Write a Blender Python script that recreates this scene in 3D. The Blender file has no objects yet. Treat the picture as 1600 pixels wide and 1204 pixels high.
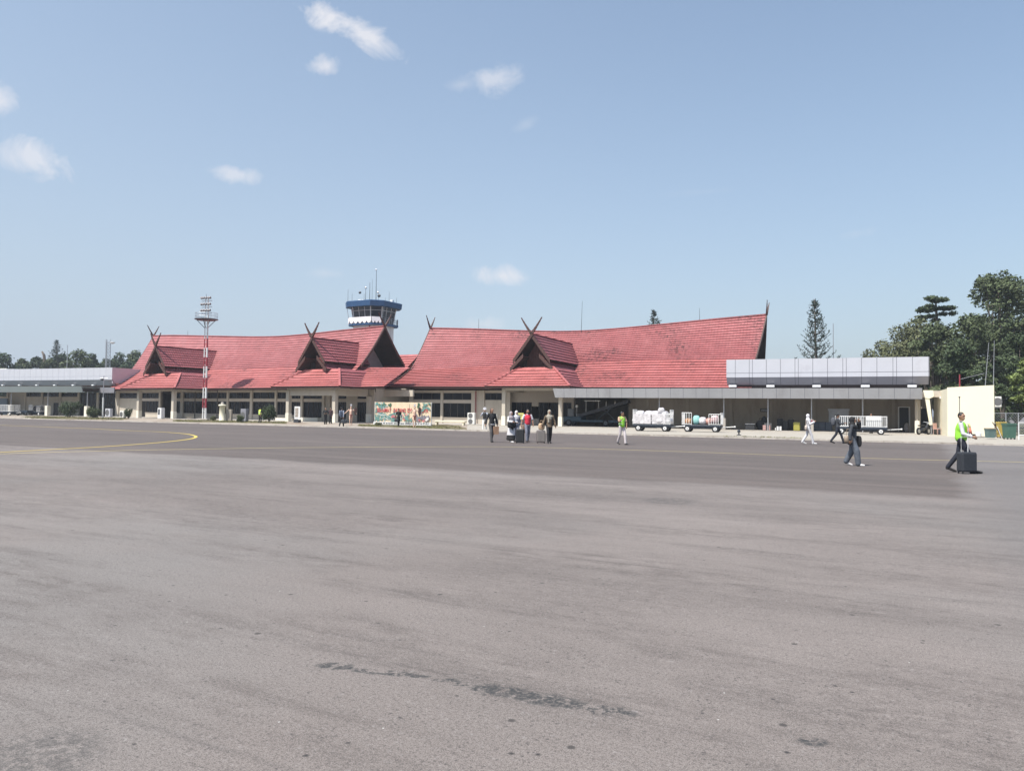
import bpy, bmesh, math, random
import numpy as np
from mathutils import Vector, Matrix, noise as mnoise
R = math.radians
sc = bpy.context.scene
col = sc.collection
rnd = random.Random(7)

# ------------------------------------------------------------------ camera
F_PX, PITCH, ROLL, EYE = 1203.0, R(1.88), R(0.66), 1.6
cam_d = bpy.data.cameras.new("camera"); cam = bpy.data.objects.new("camera", cam_d); col.objects.link(cam)
cam_d.sensor_width = 36; cam_d.lens = F_PX/1600*36; cam_d.clip_start = .1; cam_d.clip_end = 6000
MC = Matrix.Rotation(math.pi/2+PITCH, 3, 'X') @ Matrix.Rotation(ROLL, 3, 'Z')
cam.matrix_world = Matrix.Translation((0, 0, EYE)) @ MC.to_4x4()
sc.camera = cam
# ------------------------------------------------------------------ light
SUN_EL = R(60); SUN_AZ = math.atan2(-.78, -.62)          # azimuth clockwise from +Y
sdir = Vector((math.sin(SUN_AZ)*math.cos(SUN_EL), math.cos(SUN_AZ)*math.cos(SUN_EL), math.sin(SUN_EL)))
sun_d = bpy.data.lights.new("sun", 'SUN'); sun = bpy.data.objects.new("sun", sun_d); col.objects.link(sun)
sun_d.energy = 4.2; sun_d.angle = R(.53); sun_d.color = (1, .955, .89)
sun.rotation_euler = sdir.to_track_quat('Z', 'Y').to_euler(); sun.location = (0, 0, 60)
sc.view_settings.view_transform = 'Standard'; sc.view_settings.look = 'None'; sc.view_settings.gamma = 1
sc.view_settings.exposure = .62
w = bpy.data.worlds.new("World"); sc.world = w; w.use_nodes = True
nt = w.node_tree; N = nt.nodes; L = nt.links; N.clear()
out = N.new('ShaderNodeOutputWorld'); bg = N.new('ShaderNodeBackground'); bg.inputs[1].default_value = .1
sky = N.new('ShaderNodeTexSky'); sky.sky_type = 'NISHITA'; sky.sun_disc = False
sky.sun_elevation = SUN_EL; sky.sun_rotation = SUN_AZ; sky.air_density = 1.0; sky.dust_density = 1.2; sky.ozone_density = .55
def wn(op, a, b=None, c=None):
    n = N.new('ShaderNodeMath'); n.operation = op
    for i, x in enumerate((a, b, c)):
        if x is None: continue
        if hasattr(x, 'is_linked') or hasattr(x, 'links'): L.new(x, n.inputs[i])
        else: n.inputs[i].default_value = x
    return n.outputs[0]
tc = N.new('ShaderNodeTexCoord'); sp = N.new('ShaderNodeSeparateXYZ'); L.new(tc.outputs['Generated'], sp.inputs[0])
yy = wn('MAXIMUM', sp.outputs[1], .02)
sx = wn('DIVIDE', sp.outputs[0], yy); sz = wn('DIVIDE', sp.outputs[2], yy)
cmb = N.new('ShaderNodeCombineXYZ'); L.new(sx, cmb.inputs[0]); L.new(sz, cmb.inputs[1])
ns = N.new('ShaderNodeTexNoise'); ns.inputs['Scale'].default_value = 17; ns.inputs['Detail'].default_value = 10; ns.inputs['Roughness'].default_value = .66
ns.inputs['Distortion'].default_value = .6
L.new(cmb.outputs[0], ns.inputs['Vector'])
def sky_xy(px, py):
    d = MC @ Vector(((px-800)/F_PX, -(py-602)/F_PX, -1)); return d.x/d.y, d.z/d.y
mask = None
# clouds of the day: direction, half sizes, tilt, density
for px, py, rx, ry, a, dn in [(520, 28, 52, 22, -20, 1), (578, 58, 62, 24, -32, .95), (508, 104, 30, 19, 12, .8), (768, 122, 44, 26, 8, .6), (722, 132, 40, 14, 10, .3),
        (0, 160, 30, 26, -40, .8), (55, 246, 62, 28, -22, .75), (20, 240, 45, 24, 0, .45), (373, 273, 42, 15, -4, .65), (785, 431, 40, 17, 0, .85),
        (515, 428, 30, 9, 0, .25), (820, 195, 22, 10, 30, .18), (1340, 365, 30, 8, 10, .12), (750, 506, 40, 12, 0, .4), (1100, 300, 60, 6, 5, .06)]:
    cx, cz = sky_xy(px, py)
    dx = wn('SUBTRACT', sx, cx); dz = wn('SUBTRACT', sz, cz)
    ca, sa = math.cos(R(a)), math.sin(R(a)); k = F_PX
    ux = wn('ADD', wn('MULTIPLY', dx, ca*k/rx), wn('MULTIPLY', dz, sa*k/rx))
    uz = wn('ADD', wn('MULTIPLY', dx, -sa*k/ry), wn('MULTIPLY', dz, ca*k/ry))
    r2 = wn('ADD', wn('MULTIPLY', ux, ux), wn('MULTIPLY', uz, uz))
    f = wn('SUBTRACT', 1.0, wn('SQRT', r2))
    f = wn('ADD', f, wn('MULTIPLY', wn('SUBTRACT', ns.outputs['Fac'], .50), 3.3))
    f = wn('MULTIPLY', wn('ADD', f, .08), 1.05); cl = N.new('ShaderNodeClamp'); L.new(f, cl.inputs[0])
    # fade to nothing a little outside the cloud
    g = wn('SUBTRACT', 2.1, r2); c2 = N.new('ShaderNodeClamp'); L.new(g, c2.inputs[0])
    f = wn('MULTIPLY', wn('MULTIPLY', cl.outputs[0], c2.outputs[0]), dn)
    mask = f if mask is None else wn('MAXIMUM', mask, f)
front = wn('GREATER_THAN', sp.outputs[1], .05)
mask = wn('MULTIPLY', wn('MULTIPLY', mask, front), .88)
hsv = N.new('ShaderNodeHueSaturation'); hsv.inputs['Saturation'].default_value = .95; hsv.inputs['Value'].default_value = 1.1
tint = N.new('ShaderNodeMix'); tint.data_type = 'RGBA'; tint.blend_type = 'MULTIPLY'; tint.inputs[0].default_value = 1; L.new(sky.outputs[0], tint.inputs[6]); tint.inputs[7].default_value = (1.10, 1.15, 1.13, 1)
L.new(tint.outputs[2], hsv.inputs['Color'])
# humid air: the tropical sky pales towards the horizon and towards the sun side
hz = wn('POWER', 2.718, wn('MULTIPLY', wn('MAXIMUM', sp.outputs[2], 0.0), -2.9)); hz = wn('MULTIPLY', hz, .93)
lft = wn('MULTIPLY', wn('MULTIPLY', sp.outputs[0], -1.0), .22); hz = wn('ADD', hz, lft); hc = N.new('ShaderNodeClamp'); L.new(hz, hc.inputs[0])
hm = N.new('ShaderNodeMix'); hm.data_type = 'RGBA'; L.new(hc.outputs[0], hm.inputs[0]); L.new(hsv.outputs[0], hm.inputs[6]); hm.inputs[7].default_value = (3.20, 3.74, 4.48, 1)
rd = wn('SUBTRACT', 1.0, wn('MULTIPLY', wn('MULTIPLY', wn('MAXIMUM', sp.outputs[0], 0.0), hc.outputs[0]), .30))
dm = N.new('ShaderNodeVectorMath'); dm.operation = 'SCALE'; L.new(hm.outputs[2], dm.inputs[0]); L.new(rd, dm.inputs['Scale'])
mx = N.new('ShaderNodeMix'); mx.data_type = 'RGBA'; L.new(mask, mx.inputs[0]); L.new(dm.outputs[0], mx.inputs[6]); mx.inputs[7].default_value = (5.6, 5.6, 5.9, 1)
L.new(mx.outputs[2], bg.inputs[0]); L.new(bg.outputs[0], out.inputs[0])

# ------------------------------------------------------------------ projection helpers: pixel of the photograph -> point of the place
def ray(px, py): return MC @ Vector(((px-800)/F_PX, -(py-602)/F_PX, -1))
def G(px, py, z=0.0):
    d = ray(px, py); t = (z-EYE)/d.z; return Vector((0, 0, EYE)) + d*t
def atY(px, py, Y):
    d = ray(px, py); return Vector((0, 0, EYE)) + d*(Y/d.y)
def gx(px, Y): return atY(px, 640, Y).x
class Frame:
    def __init__(s, x, y, deg):
        s.o = Vector((x, y, 0)); a = R(deg); s.a = a
        s.ex = Vector((math.cos(a), -math.sin(a), 0)); s.ey = Vector((math.sin(a), math.cos(a), 0))
    def at(s, px, py, v):
        d = ray(px, py); C = Vector((0, 0, EYE)); t = ((s.o-C).dot(s.ey)+v)/d.dot(s.ey); p = C+d*t
        return Vector(((p-s.o).dot(s.ex), v, p.z))
    def u(s, px, v, py=635): return s.at(px, py, v).x
    def w(s, u, v, z=0): return s.o + s.ex*u + s.ey*v + Vector((0, 0, z))
FA = Frame(-17.9, 79.9, 31.5)      # western hall
FB = Frame(4.75, 75.2, 23.5)       # eastern hall and wing
_p = atY(175, 640, 110); FL = Frame(_p.x, _p.y, 23.5)   # western wing
FK = Frame(0, 57.4, 29.16)         # kerb line of the apron

# ------------------------------------------------------------------ materials
MATS = {}
def mat(name, rgb, rough=.7, var=0.0, scale=3.0, bump=0.0, bscale=40.0, metal=0.0, spec=.5, dirt=None, dscale=.6, dlo=.5, dhi=.7, stretch=None, emit=None, island=0.0):
    if name in MATS: return MATS[name]
    m = bpy.data.materials.new(name); m.use_nodes = True; t = m.node_tree; n = t.nodes; l = t.links
    b = n['Principled BSDF']; b.inputs['Roughness'].default_value = rough; b.inputs['Metallic'].default_value = metal
    b.inputs['Specular IOR Level'].default_value = spec
    b.inputs['Base Color'].default_value = (*rgb, 1)
    tcx = n.new('ShaderNodeTexCoord'); mp = n.new('ShaderNodeMapping'); l.new(tcx.outputs['Object'], mp.inputs[0])
    if stretch: mp.inputs['Scale'].default_value = stretch
    cur = None
    if var or dirt or island:
        nz = n.new('ShaderNodeTexNoise'); nz.inputs['Scale'].default_value = scale; nz.inputs['Detail'].default_value = 7; nz.inputs['Roughness'].default_value = .6
        l.new(mp.outputs[0], nz.inputs['Vector'])
        r = n.new('ShaderNodeValToRGB'); e = r.color_ramp.elements
        e[0].position = .3; e[1].position = .7
        e[0].color = (*[max(0, c*(1-var)) for c in rgb], 1); e[1].color = (*[min(1, c*(1+var)) for c in rgb], 1)
        l.new(nz.outputs['Fac'], r.inputs[0]); cur = r.outputs[0]
    if dirt:
        nd = n.new('ShaderNodeTexNoise'); nd.inputs['Scale'].default_value = dscale; nd.inputs['Detail'].default_value = 9; nd.inputs['Roughness'].default_value = .68
        l.new(mp.outputs[0], nd.inputs['Vector'])
        mr = n.new('ShaderNodeMapRange'); mr.inputs[1].default_value = dlo; mr.inputs[2].default_value = dhi; l.new(nd.outputs['Fac'], mr.inputs[0])
        mm = n.new('ShaderNodeMix'); mm.data_type = 'RGBA'; l.new(mr.outputs[0], mm.inputs[0]); l.new(cur, mm.inputs[6]); mm.inputs[7].default_value = (*dirt, 1); cur = mm.outputs[2]
    if island:
        ge = n.new('ShaderNodeNewGeometry'); mr = n.new('ShaderNodeMapRange'); mr.inputs[3].default_value = 1-island; mr.inputs[4].default_value = 1+island
        l.new(ge.outputs['Random Per Island'], mr.inputs[0])
        hv = n.new('ShaderNodeHueSaturation'); l.new(cur, hv.inputs['Color']); l.new(mr.outputs[0], hv.inputs['Value']); cur = hv.outputs[0]
    if cur is not None: l.new(cur, b.inputs['Base Color'])
    if bump:
        nb = n.new('ShaderNodeTexNoise'); nb.inputs['Scale'].default_value = bscale; nb.inputs['Detail'].default_value = 4
        l.new(mp.outputs[0], nb.inputs['Vector']); bp = n.new('ShaderNodeBump'); bp.inputs['Strength'].default_value = bump; bp.inputs['Distance'].default_value = .02
        l.new(nb.outputs['Fac'], bp.inputs['Height']); l.new(bp.outputs[0], b.inputs['Normal'])
    if emit:
        b.inputs['Emission Color'].default_value = (*rgb, 1); b.inputs['Emission Strength'].default_value = emit
    MATS[name] = m; return m
cream = mat('cream render', (.52, .465, .385), .85, .06, 1.2, dirt=(.40, .35, .28), dscale=.9, dlo=.56, dhi=.8, stretch=(1, 1, .25), bump=.1)
annexm = mat('bright cream render', (.80, .745, .57), .8, .03, .8, dirt=(.52, .47, .38), dscale=1.1, dlo=.66, dhi=.85, stretch=(1, 1, .3), bump=.08)
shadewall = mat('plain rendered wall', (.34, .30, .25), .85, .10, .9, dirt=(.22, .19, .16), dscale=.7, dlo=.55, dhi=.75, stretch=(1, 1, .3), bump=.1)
colwhite = mat('white column paint', (.80, .75, .63), .6, .04, 2, dirt=(.5, .45, .37), dscale=2, dlo=.6, dhi=.85)
beam = mat('beige beam paint', (.50, .44, .37), .75, .06, 1.5, dirt=(.38, .33, .27), dscale=1.2, dlo=.58, dhi=.8)
wood = mat('dark brown timber', (.075, .035, .028), .6, .25, 6, bump=.2, bscale=20)
woodl = mat('red brown timber boards', (.10, .036, .03), .65, .25, 4, bump=.2, bscale=18)
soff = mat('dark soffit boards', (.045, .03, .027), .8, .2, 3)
gablew = mat('grey gable wall', (.30, .27, .27), .8, .1, 2)
glass = mat('dark window glass', (.008, .009, .012), .15, .3, .7, spec=.2)
glassb = mat('tower cab glass', (.012, .020, .034), .08, .2, .5, spec=.6)
frame_w = mat('window frame paint', (.10, .09, .08), .6)
alu = mat('aluminium cladding', (.50, .505, .54), .5, .04, .5, metal=.0, dirt=(.40, .39, .42), dscale=.5, dlo=.55, dhi=.8)
alug = mat('grey aluminium cladding', (.255, .255, .28), .42, .06, .35, metal=.15)
alugr = mat('green grey fascia sheet', (.17, .20, .20), .5, .06, .5)
alucan = mat('canopy fascia panels', (.305, .305, .315), .45, .08, .35, dirt=(.23, .225, .23), dscale=.6, dlo=.5, dhi=.75, stretch=(1, 1, .3))
joint = mat('panel joint sealant', (.10, .10, .12), .8)
lampw = mat('white lamp housing', (.8, .8, .8), .5)
steel = mat('galvanised steel', (.42, .43, .45), .45, .1, 5, metal=.6)
darksteel = mat('dark steel', (.035, .04, .05), .5, .2, 5)
whitep = mat('white paint', (.68, .68, .67), .45, .03, 3, dirt=(.5, .5, .48), dscale=2, dlo=.62, dhi=.85)
redp = mat('red paint', (.30, .04, .055), .45, .1, 3)
bluep = mat('blue paint', (.018, .070, .17), .55, .12, 2)
rubber = mat('black rubber', (.018, .018, .02), .8, .2, 8)
navy = mat('dark navy steel', (.018, .028, .045), .5, .2, 5)
concrete = mat('weathered concrete', (.40, .37, .33), .9, .12, 1.0, dirt=(.24, .21, .18), dscale=1.4, dlo=.5, dhi=.75, bump=.3, bscale=25)
sackw = mat('white woven sacks', (.55, .53, .54), .7, .30, 5, bump=.5, bscale=12)
black = mat('black cloth', (.014, .014, .017), .85, .3, 8, bump=.2)
acw = mat('air conditioner casing', (.72, .71, .66), .5, .04, 4, dirt=(.45, .42, .36), dscale=3, dlo=.6, dhi=.85)
grille = mat('fan grille', (.12, .12, .12), .6)
# roof tile: red metal tiles with faded and mossy patches and faint tile pans
def roof_mat(name, rgb, faded, moss, mossamt, axis=0):
    m = mat(name, rgb, .55, .10, 1.6, dirt=faded, dscale=.5, dlo=.46, dhi=.80, island=.07)
    t = m.node_tree; n = t.nodes; l = t.links; b = n['Principled BSDF']; b.inputs['Specular IOR Level'].default_value = .45
    src = b.inputs['Base Color'].links[0].from_socket
    tcx = n.new('ShaderNodeTexCoord'); nd = n.new('ShaderNodeTexNoise'); nd.inputs['Scale'].default_value = .20; nd.inputs['Detail'].default_value = 3; l.new(tcx.outputs['Object'], nd.inputs['Vector'])
    n2 = n.new('ShaderNodeTexNoise'); n2.inputs['Scale'].default_value = 2.6; n2.inputs['Detail'].default_value = 6; n2.inputs['Roughness'].default_value = .75; l.new(tcx.outputs['Object'], n2.inputs['Vector'])
    a1 = n.new('ShaderNodeMapRange'); a1.inputs[1].default_value = .50; a1.inputs[2].default_value = .62; l.new(nd.outputs['Fac'], a1.inputs[0])
    a2 = n.new('ShaderNodeMapRange'); a2.inputs[1].default_value = .47; a2.inputs[2].default_value = .62; l.new(n2.outputs['Fac'], a2.inputs[0])
    mu = n.new('ShaderNodeMath'); mu.operation = 'MULTIPLY'; l.new(a1.outputs[0], mu.inputs[0]); l.new(a2.outputs[0], mu.inputs[1])
    m2 = n.new('ShaderNodeMath'); m2.operation = 'MULTIPLY'; l.new(mu.outputs[0], m2.inputs[0]); m2.inputs[1].default_value = mossamt
    mm = n.new('ShaderNodeMix'); mm.data_type = 'RGBA'; l.new(m2.outputs[0], mm.inputs[0]); l.new(src, mm.inputs[6]); mm.inputs[7].default_value = (*moss, 1)
    l.new(mm.outputs[2], b.inputs['Base Color'])
    sp = n.new('ShaderNodeSeparateXYZ'); l.new(tcx.outputs['Object'], sp.inputs[0])
    wv = n.new('ShaderNodeMath'); wv.operation = 'MULTIPLY'; wv.inputs[1].default_value = 2*math.pi/.34; l.new(sp.outputs[axis], wv.inputs[0])
    sn = n.new('ShaderNodeMath'); sn.operation = 'SINE'; l.new(wv.outputs[0], sn.inputs[0])
    bp = n.new('ShaderNodeBump'); bp.inputs['Strength'].default_value = .5; bp.inputs['Distance'].default_value = .025; l.new(sn.outputs[0], bp.inputs['Height']); l.new(bp.outputs[0], b.inputs['Normal'])
    return m
roof_u = roof_mat('faded red metal tiles', (.335, .108, .110), (.42, .165, .168), (.10, .04, .04), .45)
roof_m = roof_mat('mossy red metal tiles', (.335, .106, .108), (.42, .16, .16), (.075, .035, .035), .95)
roof_l = roof_mat('bright red metal tiles', (.395, .120, .114), (.46, .165, .158), (.085, .038, .036), .85)
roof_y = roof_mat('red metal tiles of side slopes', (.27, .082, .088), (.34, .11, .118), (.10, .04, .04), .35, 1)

# ------------------------------------------------------------------ mesh builder
class MB:
    def __init__(s): s.v = []; s.f = []
    def add(s, vs, fs):
        k = len(s.v); s.v += [tuple(x) for x in vs]; s.f += [tuple(i+k for i in f) for f in fs]; return s
    def quad(s, a, b, c, d): return s.add([a, b, c, d], [(0, 1, 2, 3)])
    def box(s, x0, x1, y0, y1, z0, z1, bev=0):
        if x0 > x1: x0, x1 = x1, x0
        if y0 > y1: y0, y1 = y1, y0
        if z0 > z1: z0, z1 = z1, z0
        if bev:
            b = min(bev, (x1-x0)*.45, (y1-y0)*.45)
            zb = min(bev, (z1-z0)*.45)
            def ring(i, z): return [(x0+i, y0+b, z), (x0+b, y0+i, z), (x1-b, y0+i, z), (x1-i, y0+b, z), (x1-i, y1-b, z), (x1-b, y1-i, z), (x0+b, y1-i, z), (x0+i, y1-b, z)]
            rs = [ring(b*.6, z0), ring(0, z0+zb), ring(0, z1-zb), ring(b*.6, z1)]
            vs = sum(rs, []); fs = [tuple(range(7, -1, -1)), tuple(range(24, 32))]
            for k in range(3):
                for i in range(8): fs.append((k*8+i, k*8+(i+1) % 8, k*8+8+(i+1) % 8, k*8+8+i))
            return s.add(vs, fs)
        return s.add([(x0, y0, z0), (x1, y0, z0), (x1, y1, z0), (x0, y1, z0), (x0, y0, z1), (x1, y0, z1), (x1, y1, z1), (x0, y1, z1)],
            [(3, 2, 1, 0), (4, 5, 6, 7), (0, 1, 5, 4), (1, 2, 6, 5), (2, 3, 7, 6), (3, 0, 4, 7)])
    def prism(s, poly, z0, z1):
        n = len(poly)
        A = sum(poly[i][0]*poly[(i+1) % n][1]-poly[(i+1) % n][0]*poly[i][1] for i in range(n))
        if A < 0: poly = poly[::-1]
        vs = [(x, y, z0) for x, y in poly]+[(x, y, z1) for x, y in poly]
        return s.add(vs, [tuple(range(n-1, -1, -1)), tuple(range(n, 2*n))]+[(i, (i+1) % n, n+(i+1) % n, n+i) for i in range(n)])
    def slab(s, pts, off):          # polygon of 3D points thickened by vector off
        n = len(pts); off = Vector(off); a = [Vector(p) for p in pts]; b = [p+off for p in a]
        return s.add(a+b, [tuple(range(n-1, -1, -1)), tuple(range(n, 2*n))]+[(i, (i+1) % n, n+(i+1) % n, n+i) for i in range(n)])
    def bar(s, a, b, w, h=None, up=(0, 0, 1)):
        a = Vector(a); b = Vector(b); h = h or w; d = (b-a).normalized(); up = Vector(up)
        if abs(d.dot(up)) > .98: up = Vector((0, 1, 0))
        x = d.cross(up).normalized(); y = x.cross(d).normalized()
        q = [x*w/2+y*h/2, -x*w/2+y*h/2, -x*w/2-y*h/2, x*w/2-y*h/2]
        return s.add([a+i for i in q]+[b+i for i in q], [(3, 2, 1, 0), (4, 5, 6, 7)]+[(i, (i+1) % 4, 4+(i+1) % 4, 4+i) for i in range(4)])
    def tube(s, pts, r, n=8, caps=True):
        pts = [Vector(p) for p in pts]; rr = r if isinstance(r, (list, tuple)) else [r]*len(pts); rings = []
        for i, p in enumerate(pts):
            d = (pts[min(i+1, len(pts)-1)]-pts[max(i-1, 0)]).normalized(); up = Vector((0, 0, 1)) if abs(d.z) < .95 else Vector((1, 0, 0))
            x = d.cross(up).normalized(); y = x.cross(d).normalized()
            rings.append([p+(x*math.cos(2*math.pi*k/n)+y*math.sin(2*math.pi*k/n))*rr[i] for k in range(n)])
        vs = sum(rings, []); fs = []
        for i in range(len(pts)-1):
            for k in range(n): fs.append((i*n+(k+1) % n, i*n+k, (i+1)*n+k, (i+1)*n+(k+1) % n))
        if caps: fs += [tuple(range(n)), tuple((len(pts)-1)*n+k for k in range(n-1, -1, -1))]
        return s.add(vs, fs)
    def lathe(s, c, prof, n=16):     # prof: (r, z)
        vs = []; fs = []
        for r, z in prof: vs += [(c[0]+r*math.cos(2*math.pi*k/n), c[1]+r*math.sin(2*math.pi*k/n), c[2]+z) for k in range(n)]
        for i in range(len(prof)-1):
            for k in range(n): fs.append((i*n+k, i*n+(k+1) % n, (i+1)*n+(k+1) % n, (i+1)*n+k))
        fs += [tuple(range(n-1, -1, -1)), tuple((len(prof)-1)*n+k for k in range(n))]
        return s.add(vs, fs)
    def ball(s, c, r, n=10, m=7, R3=None):
        r = r if isinstance(r, (tuple, list)) else (r, r, r); vs = []; fs = []
        c = Vector(c)
        for i in range(1, m):
            t = math.pi*i/m
            for k in range(n):
                q = Vector((r[0]*math.sin(t)*math.cos(2*math.pi*k/n), r[1]*math.sin(t)*math.sin(2*math.pi*k/n), -r[2]*math.cos(t)))
                vs.append(c+(R3 @ q if R3 else q))
        q0 = Vector((0, 0, -r[2])); q1 = Vector((0, 0, r[2]))
        vs += [c+(R3 @ q0 if R3 else q0), c+(R3 @ q1 if R3 else q1)]
        for i in range(m-2):
            for k in range(n): fs.append((i*n+k, i*n+(k+1) % n, (i+1)*n+(k+1) % n, (i+1)*n+k))
        a = (m-1)*n
        for k in range(n): fs.append((a, (k+1) % n, k)); fs.append((a+1, (m-2)*n+k, (m-2)*n+(k+1) % n))
        return s.add(vs, fs)
    def wheel(s, c, r, wd, ax=(0, 1, 0), n=18):
        c = Vector(c); ax = Vector(ax).normalized()
        return s.tube([c-ax*wd/2, c-ax*wd*.32, c+ax*wd*.32, c+ax*wd/2], [r*.9, r, r, r*.9], n)
    def build(s, name, m, parent=None, smooth=False, shift=None):
        me = bpy.data.meshes.new(name)
        vs = s.v if shift is None else [(x-shift[0], y-shift[1], z-shift[2]) for x, y, z in s.v]
        me.from_pydata(vs, [], s.f); me.update()
        if smooth: me.polygons.foreach_set('use_smooth', [True]*len(me.polygons))
        for k in (m if isinstance(m, (list, tuple)) else [m]): me.materials.append(k)
        o = bpy.data.objects.new(name, me); col.objects.link(o)
        if parent: o.parent = parent
        if shift is not None and parent is None: o.location = shift
        return o
    def each(s, name, m, parent=None, smooth=False):
        # every connected piece becomes an object of its own
        par = list(range(len(s.v)))
        def fnd(a):
            while par[a] != a: par[a] = par[par[a]]; a = par[a]
            return a
        for f in s.f:
            for a in f[1:]: par[fnd(a)] = fnd(f[0])
        grp = {}
        for f in s.f: grp.setdefault(fnd(f[0]), []).append(f)
        r = []
        for fs in grp.values():
            q = MB(); mp = {}
            for f in fs:
                for a in f:
                    if a not in mp: mp[a] = len(q.v); q.v.append(s.v[a])
                q.f.append(tuple(mp[a] for a in f))
            r.append(q.build(name, m, parent, smooth))
        return r
def tag(o, label=None, cat=None, group=None, kind=None):
    if label: o['label'] = label
    if cat: o['category'] = cat
    if group: o['group'] = group
    if kind: o['kind'] = kind
    return o
def thing(name, label, cat, loc, rz=0.0, group=None):
    o = bpy.data.objects.new(name, None); col.objects.link(o); o.empty_display_size = .3
    o.location = loc; o.rotation_euler = (0, 0, rz); return tag(o, label, cat, group)
def kids(o): return [c for c in bpy.data.objects if c.parent == o]
def copy_tree(o, parent=None):
    c = o.copy(); col.objects.link(c)
    if parent: c.parent = parent
    for k in KIDS(o): copy_tree(k, c)
    return c
def KIDS(o): return list(o.children)
def dup(o, loc, rz=None, label=None, group=None, scale=None):
    bpy.context.view_layer.update()
    c = copy_tree(o); c.location = loc
    if rz is not None: c.rotation_euler = (0, 0, rz)
    if label: c['label'] = label
    if group: c['group'] = group
    if scale: c.scale = scale
    return c
def frame_thing(name, label, cat, fr, u=0, v=0):
    return thing(name, label, cat, fr.w(u, v), -fr.a)

# ------------------------------------------------------------------ ground
def ground_mat():
    m = bpy.data.materials.new('weathered apron asphalt'); m.use_nodes = True; t = m.node_tree; n = t.nodes; l = t.links
    b = n['Principled BSDF']; b.inputs['Roughness'].default_value = .86; b.inputs['Specular IOR Level'].default_value = .35
    tcx = n.new('ShaderNodeTexCoord')
    mp = n.new('ShaderNodeMapping'); mp.inputs['Rotation'].default_value = (0, 0, R(29)); l.new(tcx.outputs['Object'], mp.inputs[0])
    def nz(scale, det, rough=.6, stretch=None, src=None, dist=0):
        x = n.new('ShaderNodeTexNoise'); x.inputs['Scale'].default_value = scale; x.inputs['Detail'].default_value = det; x.inputs['Roughness'].default_value = rough; x.inputs['Distortion'].default_value = dist
        if stretch:
            q = n.new('ShaderNodeMapping'); q.inputs['Scale'].default_value = stretch; l.new(mp.outputs[0], q.inputs[0]); l.new(q.outputs[0], x.inputs['Vector'])
        else: l.new(mp.outputs[0], x.inputs['Vector'])
        return x.outputs['Fac']
    def rng(s, a, b_, c=0., d=1.):
        x = n.new('ShaderNodeMapRange'); l.new(s, x.inputs[0]); x.inputs[1].default_value = a; x.inputs[2].default_value = b_; x.inputs[3].default_value = c; x.inputs[4].default_value = d; return x.outputs[0]
    def mth(op, a, c=None):
        x = n.new('ShaderNodeMath'); x.operation = op
        for i, y in enumerate((a, c)):
            if y is None: continue
            if isinstance(y, (int, float)): x.inputs[i].default_value = y
            else: l.new(y, x.inputs[i])
        return x.outputs[0]
    def mixc(f, a, c):
        x = n.new('ShaderNodeMix'); x.data_type = 'RGBA'
        if isinstance(f, float): x.inputs[0].default_value = f
        else: l.new(f, x.inputs[0])
        for i, y in ((6, a), (7, c)):
            if isinstance(y, tuple): x.inputs[i].default_value = (*y, 1)
            else: l.new(y, x.inputs[i])
        return x.outputs[2]
    bk = rng(nz(5.5, 8, .78, (.35, 1, 1)), .42, .60); bk2 = rng(nz(14, 7, .8, (.5, 1, 1)), .38, .60)
    near = mixc(rng(nz(.16, 6, .6, (.35, 1, 1)), .38, .62), (.212, .184, .168), (.285, .247, .226))
    near = mixc(mth('MULTIPLY', rng(nz(.12, 4, .5), .50, .64), .6), near, (.225, .216, .205))
    near = mixc(mth('MULTIPLY', rng(nz(.9, 6, .65, (.22, 1, 1)), .44, .62), mth('MULTIPLY', bk, .75)), near, (.110, .092, .083))
    near = mixc(mth('MULTIPLY', rng(nz(.30, 6, .6, (.4, 1, 1), dist=.4), .47, .62), mth('MULTIPLY', bk2, .75)), near, (.108, .091, .083))
    near = mixc(mth('MULTIPLY', rng(nz(1.7, 6, .7, (.10, 1, 1)), .55, .66), mth('MULTIPLY', bk2, .7)), near, (.090, .076, .070))
    far = mixc(rng(nz(.2, 6, .6, (.25, 1, 1)), .36, .64), (.112, .092, .082), (.158, .129, .115))
    far = mixc(mth('MULTIPLY', rng(nz(1.3, 6, .7, (.10, 1, 1)), .46, .62), .65), far, (.080, .065, .059))
    # far strip mask, in a frame turned with the kerb
    sp = n.new('ShaderNodeSeparateXYZ'); rt = n.new('ShaderNodeVectorRotate'); rt.rotation_type = 'Z_AXIS'; rt.inputs['Angle'].default_value = R(28.3)
    l.new(tcx.outputs['Object'], rt.inputs['Vector']); l.new(rt.outputs[0], sp.inputs[0])
    wob = mth('MULTIPLY', mth('SUBTRACT', nz(.35, 5, .65), .5), 1.5)
    vv = mth('ADD', sp.outputs[1], wob); uu = mth('ADD', sp.outputs[0], wob)
    c28, s28 = math.cos(R(28.3)), math.sin(R(28.3))
    e0 = G(1000, 750); v0 = e0.x*s28+e0.y*c28; e1 = G(1520, 770); u1 = e1.x*c28-e1.y*s28
    msk = mth('MULTIPLY', rng(vv, v0-.35, v0+.30), rng(uu, u1-.3, u1+.3, 1., 0.))
    base = mixc(msk, near, far)
    # right hand side strip is a greyer, bluer asphalt
    base = mixc(mth('MULTIPLY', rng(uu, u1-.3, u1+.6), .6), base, (.165, .158, .158))
    # construction seams between the paving lanes
    ml = mth('ABSOLUTE', mth('SUBTRACT', mth('FRACT', mth('DIVIDE', mth('ADD', sp.outputs[1], mth('MULTIPLY', wob, .06)), 5.2)), .5))
    seam = mth('MULTIPLY', rng(ml, .0, .008, 1., 0.), mth('MULTIPLY', rng(nz(.8, 4), .42, .60), .35))
    base = mixc(seam, base, (.05, .046, .045))
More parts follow.
